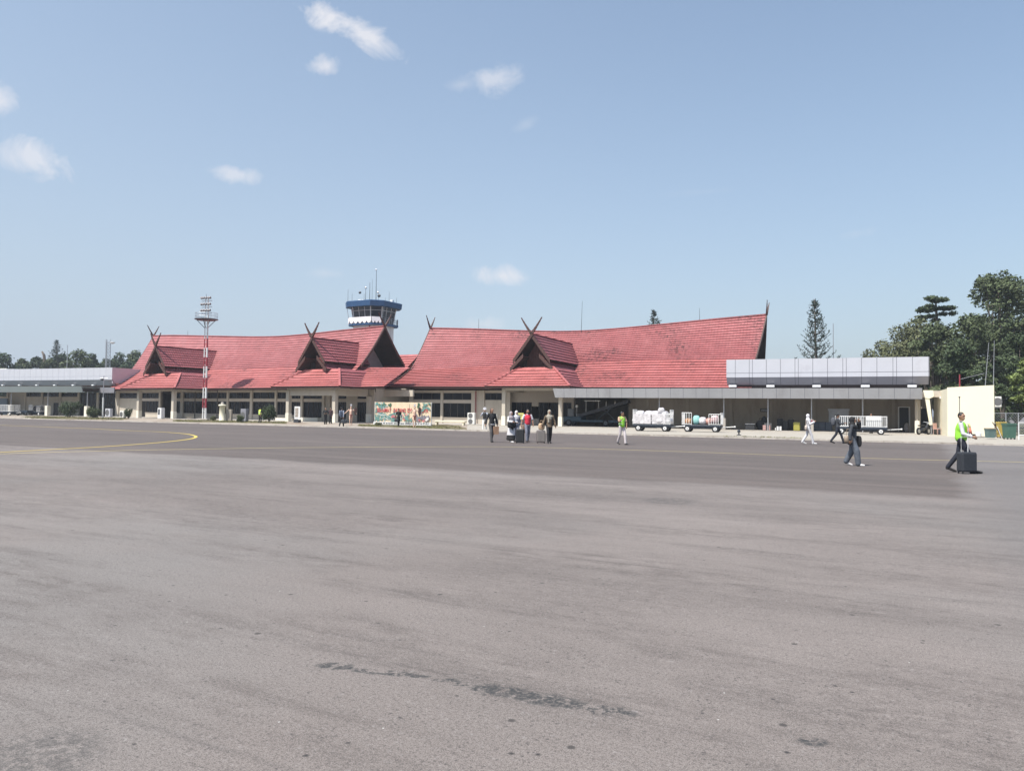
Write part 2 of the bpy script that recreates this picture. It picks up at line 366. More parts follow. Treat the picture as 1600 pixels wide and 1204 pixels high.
    # fine aggregate: pits and pale stones
    ag = nz(55, 3, .7); base = mixc(rng(ag, .46, .70, .0, .62), base, (.052, .047, .046)); base = mixc(rng(ag, .30, .46, .40, .0), base, (.25, .235, .225))
    ag2 = nz(150, 2, .6); base = mixc(rng(ag2, .46, .66, 0., .72), base, (.045, .041, .040)); base = mixc(rng(ag2, .30, .42, .5, 0.), base, (.30, .28, .265))
    v1 = n.new('ShaderNodeTexVoronoi'); v1.inputs['Scale'].default_value = 9; l.new(mp.outputs[0], v1.inputs['Vector'])
    pit = mth('MULTIPLY', rng(v1.outputs['Distance'], .06, .17, 1., 0.), rng(nz(2.5, 4, .7), .53, .60)); base = mixc(pit, base, (.040, .037, .037))
    v4 = n.new('ShaderNodeTexVoronoi'); v4.inputs['Scale'].default_value = 26; l.new(mp.outputs[0], v4.inputs['Vector'])
    base = mixc(mth('MULTIPLY', rng(v4.outputs['Distance'], .10, .26, .85, 0.), rng(nz(3.1, 5, .7), .50, .58)), base, (.055, .050, .049))
    sp4 = nz(22, 5, .75); base = mixc(rng(sp4, .57, .66, 0., .55), base, (.07, .062, .060)); base = mixc(rng(sp4, .34, .42, .35, 0.), base, (.32, .30, .29))
    v3 = n.new('ShaderNodeTexVoronoi'); v3.inputs['Scale'].default_value = 2.2; l.new(mp.outputs[0], v3.inputs['Vector'])
    base = mixc(rng(v3.outputs['Distance'], .035, .06, .8, 0.), base, (.038, .035, .034))
    v2 = n.new('ShaderNodeTexVoronoi'); v2.inputs['Scale'].default_value = 5; l.new(mp.outputs[0], v2.inputs['Vector'])
    base = mixc(rng(v2.outputs['Distance'], .020, .035, .9, 0.), base, (.50, .49, .47))
    # stains with a shape of their own (oil drips in a row, scuffs)
    sx_ = n.new('ShaderNodeSeparateXYZ'); l.new(tcx.outputs['Object'], sx_.inputs[0])
    smask = None
    brk = rng(nz(12, 5, .7, dist=.6), .44, .51); brk2 = rng(nz(38, 5, .75), .32, .54)
    for px, py, rx, ry in [(522, 1040, .12, .04), (545, 1043, .07, .015), (570, 1047, .08, .022), (597, 1050, .10, .026), (625, 1052, .10, .026), (655, 1056, .07, .014), (700, 1062, .09, .018), (722, 1068, .07, .018),
            (768, 1076, .13, .05), (795, 1081, .12, .045), (820, 1086, .12, .04), (845, 1091, .14, .05), (872, 1096, .12, .045), (900, 1101, .09, .03), (925, 1106, .10, .035), (950, 1110, .11, .04), (972, 1114, .08, .03),
            (1270, 1158, .07, .03), (1048, 782, .5, .30), (40, 1190, .3, .2)]:
        g = G(px, py); dx = mth('DIVIDE', mth('SUBTRACT', sx_.outputs[0], g.x), rx); dy = mth('DIVIDE', mth('SUBTRACT', sx_.outputs[1], g.y), ry*1.7)
        d = mth('ADD', mth('MULTIPLY', dx, dx), mth('MULTIPLY', dy, dy)); f = rng(d, .55, 1.5, 1. if ry < .1 or rx < .2 else .5, 0.)
        smask = f if smask is None else mth('MAXIMUM', smask, f)
    smask = mth('MULTIPLY', mth('MULTIPLY', smask, brk), mth('MULTIPLY', brk2, .96))
    base = mixc(smask, base, (.038, .040, .041))
    l.new(base, b.inputs['Base Color'])
    bp = n.new('ShaderNodeBump'); bp.inputs['Strength'].default_value = .25; bp.inputs['Distance'].default_value = .003
    l.new(mth('ADD', ag, mth('MULTIPLY', ag2, .5)), bp.inputs['Height']); l.new(bp.outputs[0], b.inputs['Normal'])
    return m
S = 2500
tag(MB().quad((-S, -S, 0), (S, -S, 0), (S, S, 0), (-S, S, 0)).build('apron_ground', ground_mat()), kind='structure')

# painted guide lines on the apron
def paint_mat(name, rgb, lo, hi):
    m = mat(name, rgb, .7, .12, 6); t = m.node_tree; n = t.nodes; l = t.links; b = n['Principled BSDF']
    src = b.inputs['Base Color'].links[0].from_socket; tcx = n.new('ShaderNodeTexCoord')
    nz = n.new('ShaderNodeTexNoise'); nz.inputs['Scale'].default_value = 6; nz.inputs['Detail'].default_value = 9; nz.inputs['Roughness'].default_value = .75; l.new(tcx.outputs['Object'], nz.inputs['Vector'])
    mr = n.new('ShaderNodeMapRange'); mr.inputs[1].default_value = lo; mr.inputs[2].default_value = hi; l.new(nz.outputs['Fac'], mr.inputs[0])
    mm = n.new('ShaderNodeMix'); mm.data_type = 'RGBA'; l.new(mr.outputs[0], mm.inputs[0]); l.new(src, mm.inputs[6]); mm.inputs[7].default_value = (.10, .088, .085, 1); l.new(mm.outputs[2], b.inputs['Base Color'])
    return m
py1 = paint_mat('worn yellow line paint', (.56, .46, .20), .52, .70); py2 = paint_mat('yellow line paint', (.62, .47, .10), .56, .76); py3 = paint_mat('pale worn line paint', (.42, .38, .30), .46, .64)
def smooth_pts(pts, n=8):
    P = [Vector(p) for p in pts]; P = [P[0]*2-P[1]]+P+[P[-1]*2-P[-2]]; o = []
    for i in range(1, len(P)-2):
        for k in range(n):
            t = k/n; a, b, c, d = P[i-1], P[i], P[i+1], P[i+2]
            o.append(.5*((2*b)+(c-a)*t+(2*a-5*b+4*c-d)*t*t+(3*b-a-3*c+d)*t**3))
    return o+[P[-2]]
def line(name, pix, wd, m, z):
    pts = smooth_pts([G(*p) for p in pix]); mb = MB(); l_ = []; r_ = []
    for i, p in enumerate(pts):
        d = (pts[min(i+1, len(pts)-1)]-pts[max(i-1, 0)]).normalized(); nrm = Vector((-d.y, d.x, 0)); l_.append((p+nrm*wd/2).to_3d()); r_.append((p-nrm*wd/2).to_3d())
    for i in range(len(pts)-1): mb.quad((r_[i].x, r_[i].y, z), (r_[i+1].x, r_[i+1].y, z), (l_[i+1].x, l_[i+1].y, z), (l_[i].x, l_[i].y, z))
    return tag(mb.build(name, m), kind='structure')
line('guide_line', [(-60, 713), (0, 709), (150, 704.5), (330, 701), (480, 699), (640, 698), (800, 698), (960, 702), (1100, 706.5), (1250, 712), (1400, 717), (1500, 719.5), (1650, 723)], .13, py1, .004)
line('turning_line', [(-50, 709), (0, 706.6), (70, 702.8), (150, 698.5), (215, 694), (262, 690), (293, 686.3), (305, 683.4), (304, 680.6), (288, 677.5), (250, 674.6), (200, 672.6), (150, 670), (100, 668), (50, 666), (0, 664.2), (-40, 663)], .16, py2, .008)
line('faded_line', [(68, 662.3), (95, 662.7), (121, 663)], .30, py3, .004)
line('faded_line', [(-30, 662.6), (0, 662.2), (12, 662)], .30, py3, .004)

# raised verge between the apron and the buildings (concrete, bare soil) with kerb
def verge_mat():
    m = mat('verge concrete and soil', (.36, .32, .27), .9, .14, .9, dirt=(.24, .18, .13), dscale=.35, dlo=.44, dhi=.58, bump=.4, bscale=20)
    return m
kmat = mat('pale kerb concrete', (.46, .42, .37), .85, .15, 1.5, dirt=(.26, .22, .18), dscale=1.0, dlo=.5, dhi=.7)
fk = thing('verge', None, None, FK.o, -FK.a); 
for k in ('label', 'category'):
    if k in fk: del fk[k]
col.objects.unlink(fk); bpy.data.objects.remove(fk)
vg = MB().prism([tuple(FK.w(-130, .16)[:2]), tuple(FK.w(90, .16)[:2]), tuple(FK.w(90, 60)[:2]), tuple(FK.w(-130, 60)[:2])], .001, .09)
tag(vg.build('verge_ground', verge_mat()), kind='structure')
kb = MB()
i = -130.0
while i < 90:
    p = [FK.w(i+.01, 0), FK.w(i+.99, 0), FK.w(i+.99, .155), FK.w(i+.01, .155)]; kb.prism([(q.x, q.y) for q in p], .0005, .105); i += 1.0
tag(kb.build('kerb', kmat), kind='structure')
def strip(name, pix, z, m):
    pts = []
    for a, b in pix:
        g = G(a, b, z); dv = (g-FK.o).dot(FK.ey); pts.append(g if dv > .17 else g+FK.ey*(.17-dv))
    return tag(MB().add([(p.x, p.y, z) for p in pts], [tuple(range(len(pts)))[::-1]]).build(name, m), kind='structure')
pave = mat('bright concrete paving', (.36, .33, .28), .9, .1, .8, dirt=(.33, .29, .24), dscale=.5, dlo=.5, dhi=.7, bump=.3, bscale=15)
dgrass = mat('dry grass soil', (.165, .125, .075), .95, .25, 2.2, dirt=(.10, .105, .045), dscale=.5, dlo=.45, dhi=.6, bump=.6, bscale=12)
strip('pavement', [(730, 662), (730, 671), (870, 675.2), (1000, 678), (1130, 680.5), (1240, 684.8), (1330, 688.2), (1600, 694), (1660, 693), (1660, 680), (1440, 674), (1130, 668), (900, 663)], .094, pave)
strip('soil_strip', [(270, 655.5), (270, 658.6), (420, 661.2), (448, 662), (448, 657)], .094, dgrass)
strip('soil_strip', [(30, 651), (58, 654), (190, 656), (205, 654), (180, 650.5), (60, 649)], .094, dgrass)
strip('soil_strip', [(560, 663), (575, 666), (720, 671.5), (728, 668), (700, 663)], .094, dgrass)
strip('soil_strip', [(890, 675.5), (890, 678.5), (1130, 685), (1262, 688), (1210, 683), (1100, 680.2)], .098, dgrass)
# thin dry grass on the soil
def grass(name, pix_quads, n, hmax, m):
    vs = []; fs = []
    for _ in range(n):
        q = rnd.choice(pix_quads); a = rnd.random(); b = rnd.random()
        t = G(q[0]+(q[1]-q[0])*a, (q[2]+(q[3]-q[2])*a)*(1-b)+(q[4]+(q[5]-q[4])*a)*b, .095)
        if mnoise.noise(Vector((t.x*.5, t.y*.5, 0))) < -.12 or (t-FK.o).dot(FK.ey) < .35: continue
        for _ in range(4):
            x = t.x+rnd.uniform(-.12, .12); y = t.y+rnd.uniform(-.12, .12); h = rnd.uniform(.4, 1)*hmax; w_ = rnd.uniform(.015, .04); an = rnd.uniform(0, 3.14)
            k = len(vs); dx = math.cos(an)*w_; dy = math.sin(an)*w_; vs += [(x-dx, y-dy, .09), (x+dx, y+dy, .09), (x+rnd.uniform(-.06, .06), y+rnd.uniform(-.06, .06), .09+h)]; fs.append((k, k+1, k+2))
    me = bpy.data.meshes.new(name); me.from_pydata(vs, [], fs); me.materials.append(m); o = bpy.data.objects.new(name, me); col.objects.link(o); return tag(o, kind='stuff')
gm = mat('dry grass blades', (.16, .155, .055), .8, .35, 1.5, island=.3)
o = grass('dry_grass', [(275, 448, 655.5, 657.5, 658.5, 661.8), (40, 195, 650, 651.5, 653.5, 656), (560, 720, 662.5, 665, 665.5, 670.5), (890, 1250, 676, 684, 678, 687.5)], 5200, .10, gm)
o['label'] = 'sparse dry grass growing on the soil strips by the kerb'; o['category'] = 'grass'

# ------------------------------------------------------------------ roofs
def tile_patch(P, rows, cols, step=.10, up=None):
    mb = MB()
    def nrm(s, t):
        e = 1e-3; s0, s1 = max(0, s-e), min(1, s+e); t0, t1 = max(0, t-e), min(1, t+e)
        n = (P(s1, t)-P(s0, t)).cross(P(s, t1)-P(s, t0))
        if n.length < 1e-12: n = (P(.5, t1)-P(.5, t0)).cross(P(1, .5)-P(0, .5))*-1
        n.normalize(); return n if n.z >= 0 else -n
    for i in range(rows):
        t0, t1 = i/rows, (i+1)/rows; lo = []; hi = []; un = []
        for j in range(cols+1):
            s = j/cols; a = P(s, t0); b = P(s, t1); n = nrm(s, min(max((t0+t1)/2, .01), .99))
            lo.append(a+n*step-(b-a)*.10); hi.append(b+n*step*.12); un.append(a+(b-a)*.10+n*step*.05)
        for j in range(cols):
            mb.quad(lo[j], lo[j+1], hi[j+1], hi[j]); mb.quad(un[j], un[j+1], lo[j+1], lo[j])
    return mb
def under_patch(P, cols, off=-.12, rows=3):
    mb = MB()
    for i in range(rows):
        for j in range(cols):
            q = [P(j/cols, i/rows), P(j/cols, (i+1)/rows), P((j+1)/cols, (i+1)/rows), P((j+1)/cols, i/rows)]
            mb.quad(*[p+Vector((0, 0, off)) for p in q])
    return mb
def lerp(a, b, t): return a+(b-a)*t
def pl(pts):                       # piecewise smooth function of 0..1 through a list of points by arc in x
    xs = [p.x for p in pts]
    def f(s):
        x = lerp(xs[0], xs[-1], s)
        for i in range(len(xs)-1):
            if x <= xs[i+1] or i == len(xs)-2:
                t = (x-xs[i])/(xs[i+1]-xs[i]); t2 = t
                return Vector((x, lerp(pts[i].y, pts[i+1].y, t2), lerp(pts[i].z, pts[i+1].z, t2)))
    return f
def sag(f):                        # smooth a piecewise line a little
    def g(s):
        w_ = .03; a = f(max(0, s-w_)); b = f(s); c = f(min(1, s+w_)); d = (a+b*2+c)/4; return Vector((b.x, d.y, d.z)) if .0 < s < 1. else b
    return g
def barge(mb, pts, h=.36, th=.12, side=1):
    for a, b in zip(pts[:-1], pts[1:]):
        a = Vector(a); b = Vector(b); x0 = 0 if side > 0 else -th
        mb.add([a+Vector((x0, 0, .10)), b+Vector((x0, 0, .10)), b+Vector((x0, 0, .10-h)), a+Vector((x0, 0, .10-h)), a+Vector((x0+th, 0, .10)), b+Vector((x0+th, 0, .10)), b+Vector((x0+th, 0, .10-h)), a+Vector((x0+th, 0, .10-h))],
            [(0, 1, 2, 3), (7, 6, 5, 4), (0, 4, 5, 1), (1, 5, 6, 2), (2, 6, 7, 3), (3, 7, 4, 0)])
def horn(mb, a, d, ln, w0=.20, nseg=5):
    a = Vector(a); d = Vector(d).normalized(); side = Vector((d.x, d.y, 0)).normalized() if Vector((d.x, d.y, 0)).length > .01 else Vector((1, 0, 0))
    pts = [a+d*(ln*i/nseg)+Vector((0, 0, 1))*(.10*ln*(i/nseg)**2) for i in range(nseg+1)]
    for i in range(nseg): mb.bar(pts[i], pts[i+1], w0*(1-.75*(i+.5)/nseg), w0*(1-.6*(i+.5)/nseg))
def hall_roof(root, eL, kL, rL, eR, kR, rR, ridge, kmid, mats, rows_u, rows_l, cols, ins_l=1.5, ins_r=3.0, skirt_right=None):
    """saddle roof: lower skirt from eave to kink, steep upper roof from kink to ridge, overhanging gables at both ends"""
    Rg = sag(pl(ridge)); Kf = pl(kmid); Ef = lambda s: lerp(eL, eR, s)
    up = lambda s, t: (lambda a, b: lerp(a, b, t)-Vector((0, 0, .22*math.sin(math.pi*t))))(Kf(s), Rg(s))
    lo = lambda s, t: lerp(Ef(s), Kf(s)+Vector((0, -.02, -.02)), t)-Vector((0, 0, .10*math.sin(math.pi*t)))
    def bk(p, r): return Vector((p.x, 2*r.y-p.y, p.z))
    upb = lambda s, t: (lambda a, b: lerp(bk(a, b), b, t)-Vector((0, 0, .22*math.sin(math.pi*t))))(Kf(s), Rg(s))
    lob = lambda s, t: lerp(bk(Ef(s), Rg(s)), bk(Kf(s), Rg(s)), t)
    tile_patch(up, rows_u, cols).build('upper_roof', mats[0], root)
    tile_patch(lo, rows_l, cols).build('lower_roof', mats[1], root)
    b = tile_patch(upb, 12, 16, .07); b2 = tile_patch(lob, 10, 16, .07); b.add(b2.v, b2.f); b.build('rear_roof', mats[0], root)
    so = under_patch(up, 24); x = under_patch(upb, 24); so.add(x.v, x.f); x = under_patch(lo, 24); so.add(x.v, x.f); x = under_patch(lob, 24); so.add(x.v, x.f)
    so.build('soffit', soff, root)
    cap = MB(); n = 40
    for i in range(n): cap.bar(Rg(i/n)+Vector((0, 0, .06)), Rg((i+1)/n)+Vector((0, 0, .06)), .34, .14)
    cap.build('ridge_cap', mats[0], root)
    for s, sd in ((0., -1), (1., 1)):
        g = MB(); K = Kf(s); Rr = Rg(s); Kb = bk(K, Rr)
        prof = [up(s, i/6) for i in range(7)]; prb = [upb(s, i/6) for i in range(7)]
        barge(g, prof, side=sd); barge(g, prb[::-1], side=sd)
        if s == 0.: barge(g, [Ef(0), K], side=sd)
        o = g.build('barge_board', wood, root)
        h = MB(); d1 = (Rr-K).normalized(); d2 = (Rr-Kb).normalized()
        horn(h, Rr-Vector((sd*-.05, 0, 0)), d1, 1.75); horn(h, Rr-Vector((sd*-.05, 0, 0)), d2, 1.75); h.build('crossed_finial', wood, root)
        ins = ins_l if s == 0. else ins_r; xw = K.x-sd*ins
        w_ = MB(); a = Vector((xw, K.y+.3, K.z-.3)); c = Vector((xw, Kb.y-.3, K.z-.3)); tp = Vector((xw, Rr.y, Rr.z-.9)); b0 = Vector((xw, K.y-4, .1)); b1 = Vector((xw, Kb.y+4, .1))
        w_.slab([a, c, tp], (-.12*sd, 0, 0)); w_.each('gable_wall', gablew, root)
    fs = MB(); fs.bar(Ef(0)+Vector((0, .06, -.05)), Ef(1)+Vector((0, .06, -.05)), .10, .26); fs.build('eave_board', wood, root)
    return up, lo, Kf, Rg, Ef

def portico(root, fr, uL, uR, v0, zE, uc, vb, zpk, vback, vmain, rowsf=7):
    """hipped porch roof with a two tiered gabled dormer on it"""
    zt = zE+2.0; k = 2.7; zf = zpk-2.6
    A = Vector((uL, v0, zE)); B = Vector((uR, v0, zE)); kl = min(k, (uc-uL)-.7); kr = min(k, (uR-uc)-.7)
    At = Vector((uL+kl, v0+k, zt)); Bt = Vector((uR-kr, v0+k, zt))
    Ab = Vector((uL, vmain+1.5, zE)); Bb = Vector((uR, vmain+1.5, zE)); Atb = Vector((uL+kl, vback, zt)); Btb = Vector((uR-kr, vback, zt))
    def curve(t): return Vector((0, 0, -.14*math.sin(math.pi*t)))
    f = tile_patch(lambda s, t: lerp(lerp(A, B, s), lerp(At, Bt, s), t)+curve(t), rowsf, 8); f.build('porch_roof', roof_l, root)
    r = tile_patch(lambda s, t: lerp(lerp(B, Bb, s), lerp(Bt, Btb, s), t)+curve(t), rowsf, 8)
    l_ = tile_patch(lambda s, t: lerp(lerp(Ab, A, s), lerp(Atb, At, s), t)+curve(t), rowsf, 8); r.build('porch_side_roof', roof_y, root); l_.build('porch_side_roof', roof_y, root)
    ub = under_patch(lambda s, t: lerp(lerp(A, B, s), lerp(At, Bt, s), t), 4); x = under_patch(lambda s, t: lerp(lerp(B, Bb, s), lerp(Bt, Btb, s), t), 4); ub.add(x.v, x.f)
    x = under_patch(lambda s, t: lerp(lerp(A, Ab, s), lerp(At, Atb, s), t), 4); ub.add(x.v, x.f); ub.build('porch_soffit', soff, root)
    hp = MB(); hp.bar(B+Vector((0, 0, .07)), Bt+Vector((0, 0, .05)), .22, .10); hp.bar(A+Vector((0, 0, .07)), At+Vector((0, 0, .05)), .22, .10); hp.each('hip_cap', roof_l, root)
    e = MB(); e.bar(A+Vector((0, .06, -.05)), B+Vector((0, .06, -.05)), .10, .24); e.bar(B+Vector((-.06, 0, -.05)), Bb+Vector((-.06, 0, -.05)), .10, .24); e.bar(A+Vector((.06, 0, -.05)), Ab+Vector((.06, 0, -.05)), .10, .24); e.each('eave_board', wood, root)
    # dormer
    hw = 1.95; d = MB()
    def strip_(u0, z0, u1, z1, v0_, v1_, rows):
        return tile_patch(lambda s, t: Vector((lerp(u1, u0, t), lerp(v0_, v1_, s), lerp(z1, z0, t))), rows, 6, .09)
    for sg in (1, -1):
        x = strip_(uc, zpk, uc+sg*hw, zf, vb, vback, 8)
        d.add(x.v, x.f)
        x = strip_(uc+sg*.95, zf+.42, uc+sg*2.25, zf-.85, vb+.05, vback, 4); d.add(x.v, x.f)
    d.bar((uc, vb, zpk+.05), (uc, vback, zpk+.05), .26, .12)
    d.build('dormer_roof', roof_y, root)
    s_ = MB()
    for sg in (1, -1):
        s_.quad((uc, vb, zpk-.13), (uc, vback, zpk-.13), (uc+sg*hw, vback, zf-.13), (uc+sg*hw, vb, zf-.13))
        s_.quad((uc+sg*.95, vb+.05, zf+.32), (uc+sg*.95, vback, zf+.32), (uc+sg*2.25, vback, zf-.95), (uc+sg*2.25, vb+.05, zf-.95))
        s_.slab([(uc+sg*1.3, vb+1.2, zt-.4), (uc+sg*1.3, vback, zt-.4), (uc+sg*1.3, vback, zf+.5), (uc+sg*1.3, vb+1.2, zf+.5)], (.08, 0, 0))
    s_.build('dormer_soffit', soff, root)
    w_ = MB(); w_.slab([(uc-1.9, vb+1.75, zt-.4), (uc+1.9, vb+1.75, zt-.4), (uc+1.5, vb+1.75, zf-.2), (uc, vb+1.75, zpk-.3), (uc-1.5, vb+1.75, zf-.2)], (0, .1, 0))
    for i in range(13):
        x = uc-1.5+i*.25; top = zpk-.5-abs(x-uc)*1.33; w_.box(x-.02, x+.02, vb+1.72, vb+1.75, zt-.3, top)
    w_.build('dormer_gable', woodl, root)
    b = MB(); sl = (zpk-zf)/hw
    for sg in (1, -1):
        p0 = Vector((uc+sg*hw*1.0, vb, zf)); p1 = Vector((uc, vb, zpk)); di = (p1-p0).normalized(); y = vb-.10 if sg > 0 else vb-.17
        nn = Vector((di.z*sg, 0, -di.x*sg))
        q0 = p0-di*.10; q1 = p1+di*.30; 
        b.slab([Vector((p.x, y, p.z+.12+o_)) for p, o_ in ((q0, 0), (q1, 0), (q1, -.46), (q0, -.46))], (0, .065, 0))
        t0 = Vector((uc+sg*.85, y-.05, zf+.52)); t1 = Vector((uc+sg*2.3, y-.05, zf-.90))
        b.slab([t0+Vector((0, 0, .12)), t1+Vector((0, 0, .12)), t1+Vector((0, 0, -.30)), t0+Vector((0, 0, -.30))], (0, .08, 0))
        horn(b, p1+Vector((0, y-vb+.03, 0))+di*.15, di, 1.75, .24)
    b.build('barge_board', wood, root)

def pcol(root, fr, px0, px1, v, z1=3.6, base=True, mat_=None, z0=0.0, low=1.05):
    u0, u1 = fr.u(px0, v, 640), fr.u(px1, v, 640); w_ = min(u1-u0, .45); u = (u0+u1)/2
    o = MB().box(u-w_/2, u+w_/2, v-w_/2, v+w_/2, z0, z1, .015).build('column', mat_ or cream, root)
    if base: MB().box(u-w_/2-.025, u+w_/2+.025, v-w_/2-.025, v+w_/2+.025, z0, low, .01).build('column_base', colwhite, o)
    return u

FL0, SILL, BM0, BM1, CT, TB = .12, .78, 2.38, 2.74, 3.52, 3.80
def window(root, u0, u1, v, z0, z1, mull=0, name='window', bars=0):
    g = MB().box(u0+.03, u1-.03, v+.10, v+.14, z0+.02, z1-.02).build(name, glass, root)
    f = MB(); t = .055
    f.box(u0, u1, v+.04, v+.12, z0, z0+t); f.box(u0, u1, v+.04, v+.12, z1-t, z1); f.box(u0, u0+t, v+.043, v+.117, z0+t, z1-t); f.box(u1-t, u1, v+.043, v+.117, z0+t, z1-t)
    for i in range(mull):
        x = lerp(u0, u1, (i+1)/(mull+1)); f.box(x-.02, x+.02, v+.05, v+.11, z0+t, z1-t)
    for i in range(bars):
        zz = lerp(z0, z1, (i+1)/(bars+1)); f.box(u0+t, u1-t, v+.055, v+.105, zz-.015, zz+.015)
    f.build('window_frame', frame_w if mull < 9 else whitep, g)
def facade(root, fr, v, items):
    """items: (px0, px1, kind) from left to right; kinds P post, T thin post, W window bay, S solid with high window, B blank, D door bay, R recess"""
    wl = MB(); bm = MB(); ps = []
    for px0, px1, k in items:
        u0, u1 = fr.u(px0, v, 630), fr.u(px1, v, 630)
        if k == 'P': MB().box(u0, u1, v-.14, v+.18, FL0, TB-.006, .01).build('wall_post', cream, root); continue
        if k == 'T': MB().box(u0, u1, v-.03, v+.14, FL0, TB-.008).build('wall_post', frame_w, root); continue
        if k == 'R': wl.box(u0, u1, v+3.2, v+3.3, FL0, TB); continue
        if k == 'B': wl.box(u0, u1, v, v+.2, FL0, TB-.004); continue
        bm.box(u0, u1, v-.015, v+.2, CT, TB-.004)
        window(root, u0, u1, v, BM1, CT, 0 if u1-u0 < 1.5 else 2, 'high_window')
        if k == 'S': wl.box(u0, u1, v, v+.2, FL0, BM1); continue
        bm.box(u0, u1, v-.02, v+.2, BM0, BM1)
        if k == 'W':
            wl.box(u0, u1, v-.01, v+.2, FL0, SILL); bm.box(u0-.02, u1+.02, v-.08, v+.02, SILL-.06, SILL+.0)
            window(root, u0, u1, v, SILL, BM0, 0 if u1-u0 < 1.2 else 3)
        elif k == 'D':
            window(root, u0, u1, v, FL0, BM0, 3, 'glass_door')
    wl.each('wall', cream, root); bm.each('wall_beam', beam, root)
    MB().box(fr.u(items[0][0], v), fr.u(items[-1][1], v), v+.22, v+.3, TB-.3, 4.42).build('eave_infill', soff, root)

# ------------------------------------------------------------------ western hall
a_ = FA.at
HA = frame_thing('terminal_hall', 'long cream terminal hall with red saddle roof and two gabled porches, behind the floodlight mast', 'building', FA)
eL, kL, rL = a_(170, 604.6, 4.9), a_(203, 582, 9.9), a_(240, 525, 13.9)
kR, rR = a_(564, 570, 6.8), a_(601, 510, 10.8)
eR = Vector((kR.x+.3, 2.9, 3.93)); eL.z = 3.98
ridge = [rL]+[a_(px, py, lerp(13.9, 10.8, (px-240)/361)) for px, py in ((270, 524.3), (330, 525.6), (400, 527), (440, 526.3), (485, 522.5), (535, 516.8), (570, 513.3))]+[rR]
hall_roof(HA, eL, kL, rL, eR, kR, rR, ridge, [kL, kR], (roof_u, roof_l), 15, 9, 60, .9, 3.0)
pk = a_(244, 541, 2.0); portico(HA, FA, a_(188, 605.5, 0).x, a_(272.5, 605.5, 0).x, 0, 3.90, pk.x, 2.0, pk.z, 12.2, 4.9)
pk = a_(488, 528, 2.0); portico(HA, FA, a_(423, 603, 0).x, 0.0, 0, 3.93, pk.x, 2.0, pk.z, 9.3, 3.6)
for p0, p1 in ((213.5, 221), (268, 275)): pcol(HA, FA, p0, p1, 1)
for p0, p1 in ((447, 455), (519.6, 527)): pcol(HA, FA, p0, p1, 1)
pcol(HA, FA, 573, 580, 6, 3.0)
facade(HA, FA, 6.2, [(181.5, 186.5, 'P'), (186.5, 217, 'S'), (217, 221.5, 'P'), (221.5, 227.5, 'D'), (227.5, 249, 'W'), (249, 252, 'P'), (252, 270, 'R'), (270, 275, 'P'), (275, 283, 'W'), (283, 287, 'P'),
    (287, 304.2, 'W'), (304.2, 305.6, 'T'), (305.6, 339, 'W'), (339, 340.5, 'T'), (340.5, 355, 'W'), (355, 357.6, 'P'), (357.6, 391.5, 'W'), (391.5, 395, 'P'), (395, 430, 'W'), (430, 433, 'P'), (433, 452, 'W'),
    (452, 455, 'P'), (455, 470.5, 'W'), (470.5, 474, 'P'), (474, 504, 'D'), (504, 508, 'P'), (508, 512, 'B'), (512, 516.5, 'P'), (516.5, 528, 'B'), (528, 541, 'D'), (541, 558, 'B'), (558, 573, 'D'), (573, 584, 'B')])
m = MB()
uL1, uR1 = a_(217, 630, 1).x, a_(271.5, 630, 1).x; m.box(uL1-.2, uR1+.2, .88, 1.12, 3.55, 3.82); m.box(uR1-.1, uR1+.1, 1.12, 6.1, 3.55, 3.81)
uL2, uR2 = a_(451, 630, 1).x, a_(523.3, 630, 1).x; m.box(uL2+.24, uR2-.24, .9, 1.1, 2.98, 3.62); m.box(uL2-.2, uR2+.2, .87, 1.13, 3.64, 3.85); m.box(uR2-.1, uR2+.1, 1.25, 6.0, 2.98, 3.84); m.box(uL2-.1, uL2+.1, 1.25, 6.0, 3.3, 3.84)
m.each('porch_beam', cream, HA)
m = MB(); m.box(a_(474, 650, 5).x, a_(504, 650, 5).x, 4.2, 4.9, .1, .55, .03); m.box(a_(430, 650, 5).x, a_(456, 650, 5).x, 5.0, 5.6, .1, .42, .03); m.each('porch_bench', colwhite, HA)
m = MB(); uW0, uW1 = a_(181.5, 630, 6.2).x, a_(584, 630, 6.2).x
m.box(uW0, uW0+.2, 6.2, 22, .1, 3.9); m.box(uW1-.2, uW1, 6.42, 19, .1, 3.9); m.box(uW0, uW1, 19, 19.2, .1, 3.9); m.each('side_wall', cream, HA)
m = MB().box(uW0-.3, uW1+.3, .6, 20, .092, .14).build('floor_slab', concrete, HA)
# connecting building between the halls
m = MB(); cu0 = kR.x-3.2; cu1 = FA.u(609.5, 10.8, 604); cu2 = FA.u(656, 16.5, 556); cr0 = a_(610, 555, 16.5); cz = a_(595, 604.5, 10.8).z
cE0, cE1 = Vector((cu0, 10.8, cz)), Vector((cu1, 10.8, cz)); cR0, cR1 = Vector((cu0, 16.5, cr0.z)), Vector((cu2, 16.5, cr0.z))
tile_patch(lambda s, t: lerp(lerp(cE0, cE1, s), lerp(cR0, cR1, s), t), 13, 12).build('link_roof', roof_l, HA)
tile_patch(lambda s, t: lerp(lerp(cE0, cE1, s)+Vector((0, 11.4, 0)), lerp(cR0, cR1, s), t), 8, 6).build('link_rear_roof', roof_l, HA)
under_patch(lambda s, t: lerp(lerp(cE0, cE1, s), lerp(cR0, cR1, s), t), 4).build('link_soffit', soff, HA)
MB().bar(cE0+Vector((0, .05, -.08)), cE1+Vector((0, .05, -.08)), .1, .28).build('eave_board', wood, HA)
